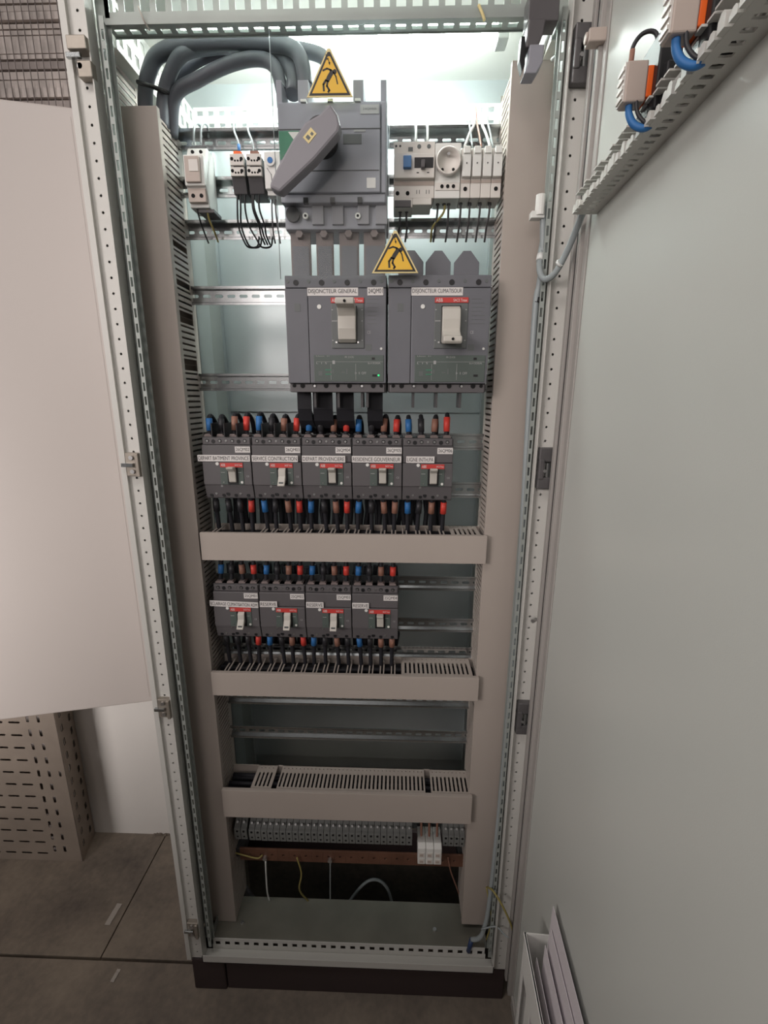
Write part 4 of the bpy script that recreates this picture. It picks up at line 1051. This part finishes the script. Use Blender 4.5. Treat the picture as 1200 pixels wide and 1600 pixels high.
wire('cable_tie', pw([(748, 8, .025), (754, 22, .022), (757, 32, .022)]), .0022, 'cream', 'pale yellow tie hanging from the top rail', None, 'cable tie')
wire('cable_tie', pw([(216, 10, .024), (224, 30, .022), (234, 48, .03)]), .0012, 'tape', 'thin pale thread hanging from the top rail at left', None, 'thread')

# slotted duct on the door
o = TD(.4, .018, 1.76)
dd = thing('cable_duct', 'pale slotted wiring duct fixed across the inside of the open door', 'cable duct', o, 'cable ducts')
z0, z1 = 1.764, 1.790
A = MB(TD); rnd = random.Random(5)
A.box(.085, .74, 0, .002, z0, z1)
A.strip(lambda u, v, w: (u, v, z0+w), .085, .7475, .002, .030, .0018, .0125, .0030, .0052, 'obl')
u = .085
while u < .735:
    q = rnd.uniform(-.002, .004); e = rnd.uniform(.028, .034)
    A.box(u+.0004, u+.0104, .0, e, z1-.0018, z1)
    A.prism([(u+.001, z0+.0002), (u+.0105, z0+.0002), (u+.0105, z0+.006+q), (u+.0075, z0+.009+q), (u+.004, z0+.009+q), (u+.001, z0+.005+q)], .030, .0325+rnd.uniform(0, .003), 'y')
    u += .0125
A.build('trunk', 'ductw', dd, o)
A = MB(TD)
for k in range(5):
    A.tube([(.10+i*.04, .008+.004*k+random.uniform(-.002, .002), z0+.006+random.uniform(0, .012)) for i in range(16)], .0022, 6, 3)
tag(A.build('wire_bundle', 'ductw', o=o, kind='stuff'), 'pale wires lying inside the slotted duct on the door', 'wires')

# push button bodies on the door
def button(s, lab, sz=1.0, z=1.788):
    o = TD(s, .03, z)
    t = thing('push_button_unit', lab, 'push button', o, 'push button bodies on the door')
    MB(TD).cyl((s-.017, 0, z+.017), (s-.017, .016, z+.017), .018, .017, 20).box(s-.030, s+.011, .008, .029, z-.010, z+.054).prism([(s-.004, .030), (s-.004, .004), (s+.014, .006), (s+.016, .022)], z-.018, z+.026, 'z').build('collar', 'black', t, o, bevel=.0015)
    MB(TD).box(s-.022, s+.002, .0285, .0345, z+.004, z+.030).build('orange_latch', 'orange', t, o, bevel=.001)
    b = MB(TD).box(s-.014, s+.003, .0345, .0545, z, z+.034).build('contact_block', 'beige', t, o, bevel=.0015)
    MB(TD).box(s-.012, s+.002, .0545, .0560, z+.001, z+.033).build('terminal_face', 'offwhite', b, o)
    for q in range(4): MB(TD).box(s-.011, s+.0022, .0558, .0575, z+.003+q*.0078, z+.0062+q*.0078).build('terminal_rib', 'offwhite', b, o)
    return z
for s, w in ((.300, 'lower'), (.388, 'upper')):
    z = button(s, f'{w} push button body with beige contact block on the open door')
    wire('button_wire', [TD(s-.004, .047, z+.002), TD(s-.003, .046, z-.008), TD(s+.000, .041, z-.018), TD(s+.004, .032, z-.023), TD(s+.006, .022, z-.018)], .0034, 'blue', f'blue wire below the {w} push button body', 'push button wires')
    wire('button_wire', [TD(s+.001, .042, z+.002), TD(s+.003, .040, z-.010), TD(s+.007, .032, z-.020), TD(s+.009, .022, z-.016)], .0018, 'blacksl', f'dark wire below the {w} push button body', 'push button wires')
    wire('button_wire', [TD(s-.008, .048, z+.033), TD(s-.007, .048, z+.050), TD(s-.006, .040, z+.060), TD(s-.004, .029, z+.058), TD(s-.004, .023, z+.040)], .0020, 'blacksl', f'dark wire looping over the {w} push button body', 'push button wires',
         kids=[('brown_ferrule', [TD(s-.008, .048, z+.033), TD(s-.0072, .048, z+.048)], .0026, 'brown')])

# document pocket with papers at the foot of the door
o = TD(.40, .02, .30)
pk = thing('document_pocket', 'pale plastic document pocket on the lower part of the open door', 'document holder', o)
A = MB(TD); s0, s1, n1, zb, zt = .228, .56, .044, .28, .595
A.box(s0, s0+.002, 0, n1, zb, zt).box(s1-.002, s1, 0, n1, zb, zt).box(s0, s1, 0, n1, zb, zb+.003).box(s0, s1, 0, .002, zb, zt)
g = lambda u, v, w: (u, n1-.002+w, v)
sA = [(s0, s0+.02), (s0+.02, s1)]
A.cell(g, s0, s1, zt-.05, zt, .002)
u = s0
while u < s1-.03:
    A.cell(g, u, u+.055, zb, zt-.05, .002, (u+.0275, (zb+zt-.05)/2, .016, .105, 'rect')); u += .055
A.box(s0, s1, n1-.003, n1+.0015, zt-.004, zt)
A.build('tray', 'white', pk, o)
for k, (nn, top, sa) in enumerate(((.004, .690, .250), (.012, .655, .262), (.020, .62, .262), (.029, .580, .255))):
    A = MB(TD); N = 5
    lean = .006 if k < 1 else .002
    for i in range(N):
        za, zc = .29+(top-.29)*i/N, .29+(top-.29)*(i+1)/N
        na, nc = nn+lean*sin(i/N*2.4+k), nn+lean*sin((i+1)/N*2.4+k)
        A.add([(sa, na, za), (.52, na, za), (.52, nc, zc), (sa, nc, zc), (sa, na+.001, za), (.52, na+.001, za), (.52, nc+.001, zc), (sa, nc+.001, zc)],
              [(0, 3, 2, 1), (4, 5, 6, 7), (0, 1, 5, 4), (1, 2, 6, 5), (2, 3, 7, 6), (3, 0, 4, 7)])
    w = ('tallest white sheet, rearmost in the document pocket', 'second white sheet from the door in the document pocket', 'third white sheet from the door in the document pocket', 'lowest white sheet, nearest the front of the document pocket')[k]
    tag(A.build('paper_sheet', 'paper', o=TD(sa, nn, .29)), w, 'paper', 'papers in the document pocket')

# ================================================================== LIGHT
W = bpy.data.worlds.new('room'); S.world = W; W.use_nodes = True
bg = W.node_tree.nodes['Background']; bg.inputs[0].default_value = (1.0, .94, .90, 1); bg.inputs[1].default_value = .022
def area(name, loc, rot, size, sy, e, col):
    l = bpy.data.lights.new(name, 'AREA'); l.shape = 'RECTANGLE'; l.size = size; l.size_y = sy; l.energy = e; l.color = col
    ob = bpy.data.objects.new(name, l); COL.objects.link(ob); ob.location = loc; ob.rotation_euler = rot; return ob
def aim(ob, p):
    ob.rotation_euler = (Vector(p)-ob.location).to_track_quat('-Z', 'Y').to_euler()
area('ceiling_light', (-.60, -.80, 2.72), (0, 0, 0), 1.2, .35, 10, (1, .935, .895))
w0 = area('left_window_light', (-2.7, -2.6, 2.2), (0, 0, 0), 1.5, 1.2, 4.9, (1, .915, .88)); w0.data.spread = radians(42); aim(w0, (.05, 0, 1.52))
w1 = area('rear_window_light', (-.55, -3.3, 2.55), (0, 0, 0), 1.3, 1.5, 1.9, (1, .90, .86)); w1.data.spread = radians(46); aim(w1, (-.1, 0, 1.65))
w2 = area('left_fill_light', (-1.75, -1.05, .95), (radians(90), 0, radians(-14)), .7, 1.0, 6.2, (1, .93, .895)); w2.data.spread = radians(74)  # unseen fill added to brighten the wall and pale cabinet at left

vs = S.view_settings; vs.view_transform = 'Standard'; vs.look = 'None'; vs.exposure = 0; vs.gamma = 1; vs.use_curve_mapping = False
S.cycles.max_bounces = 6; S.cycles.transparent_max_bounces = 8
S.cycles.use_denoising = True
S.cycles.sample_clamp_indirect = 6
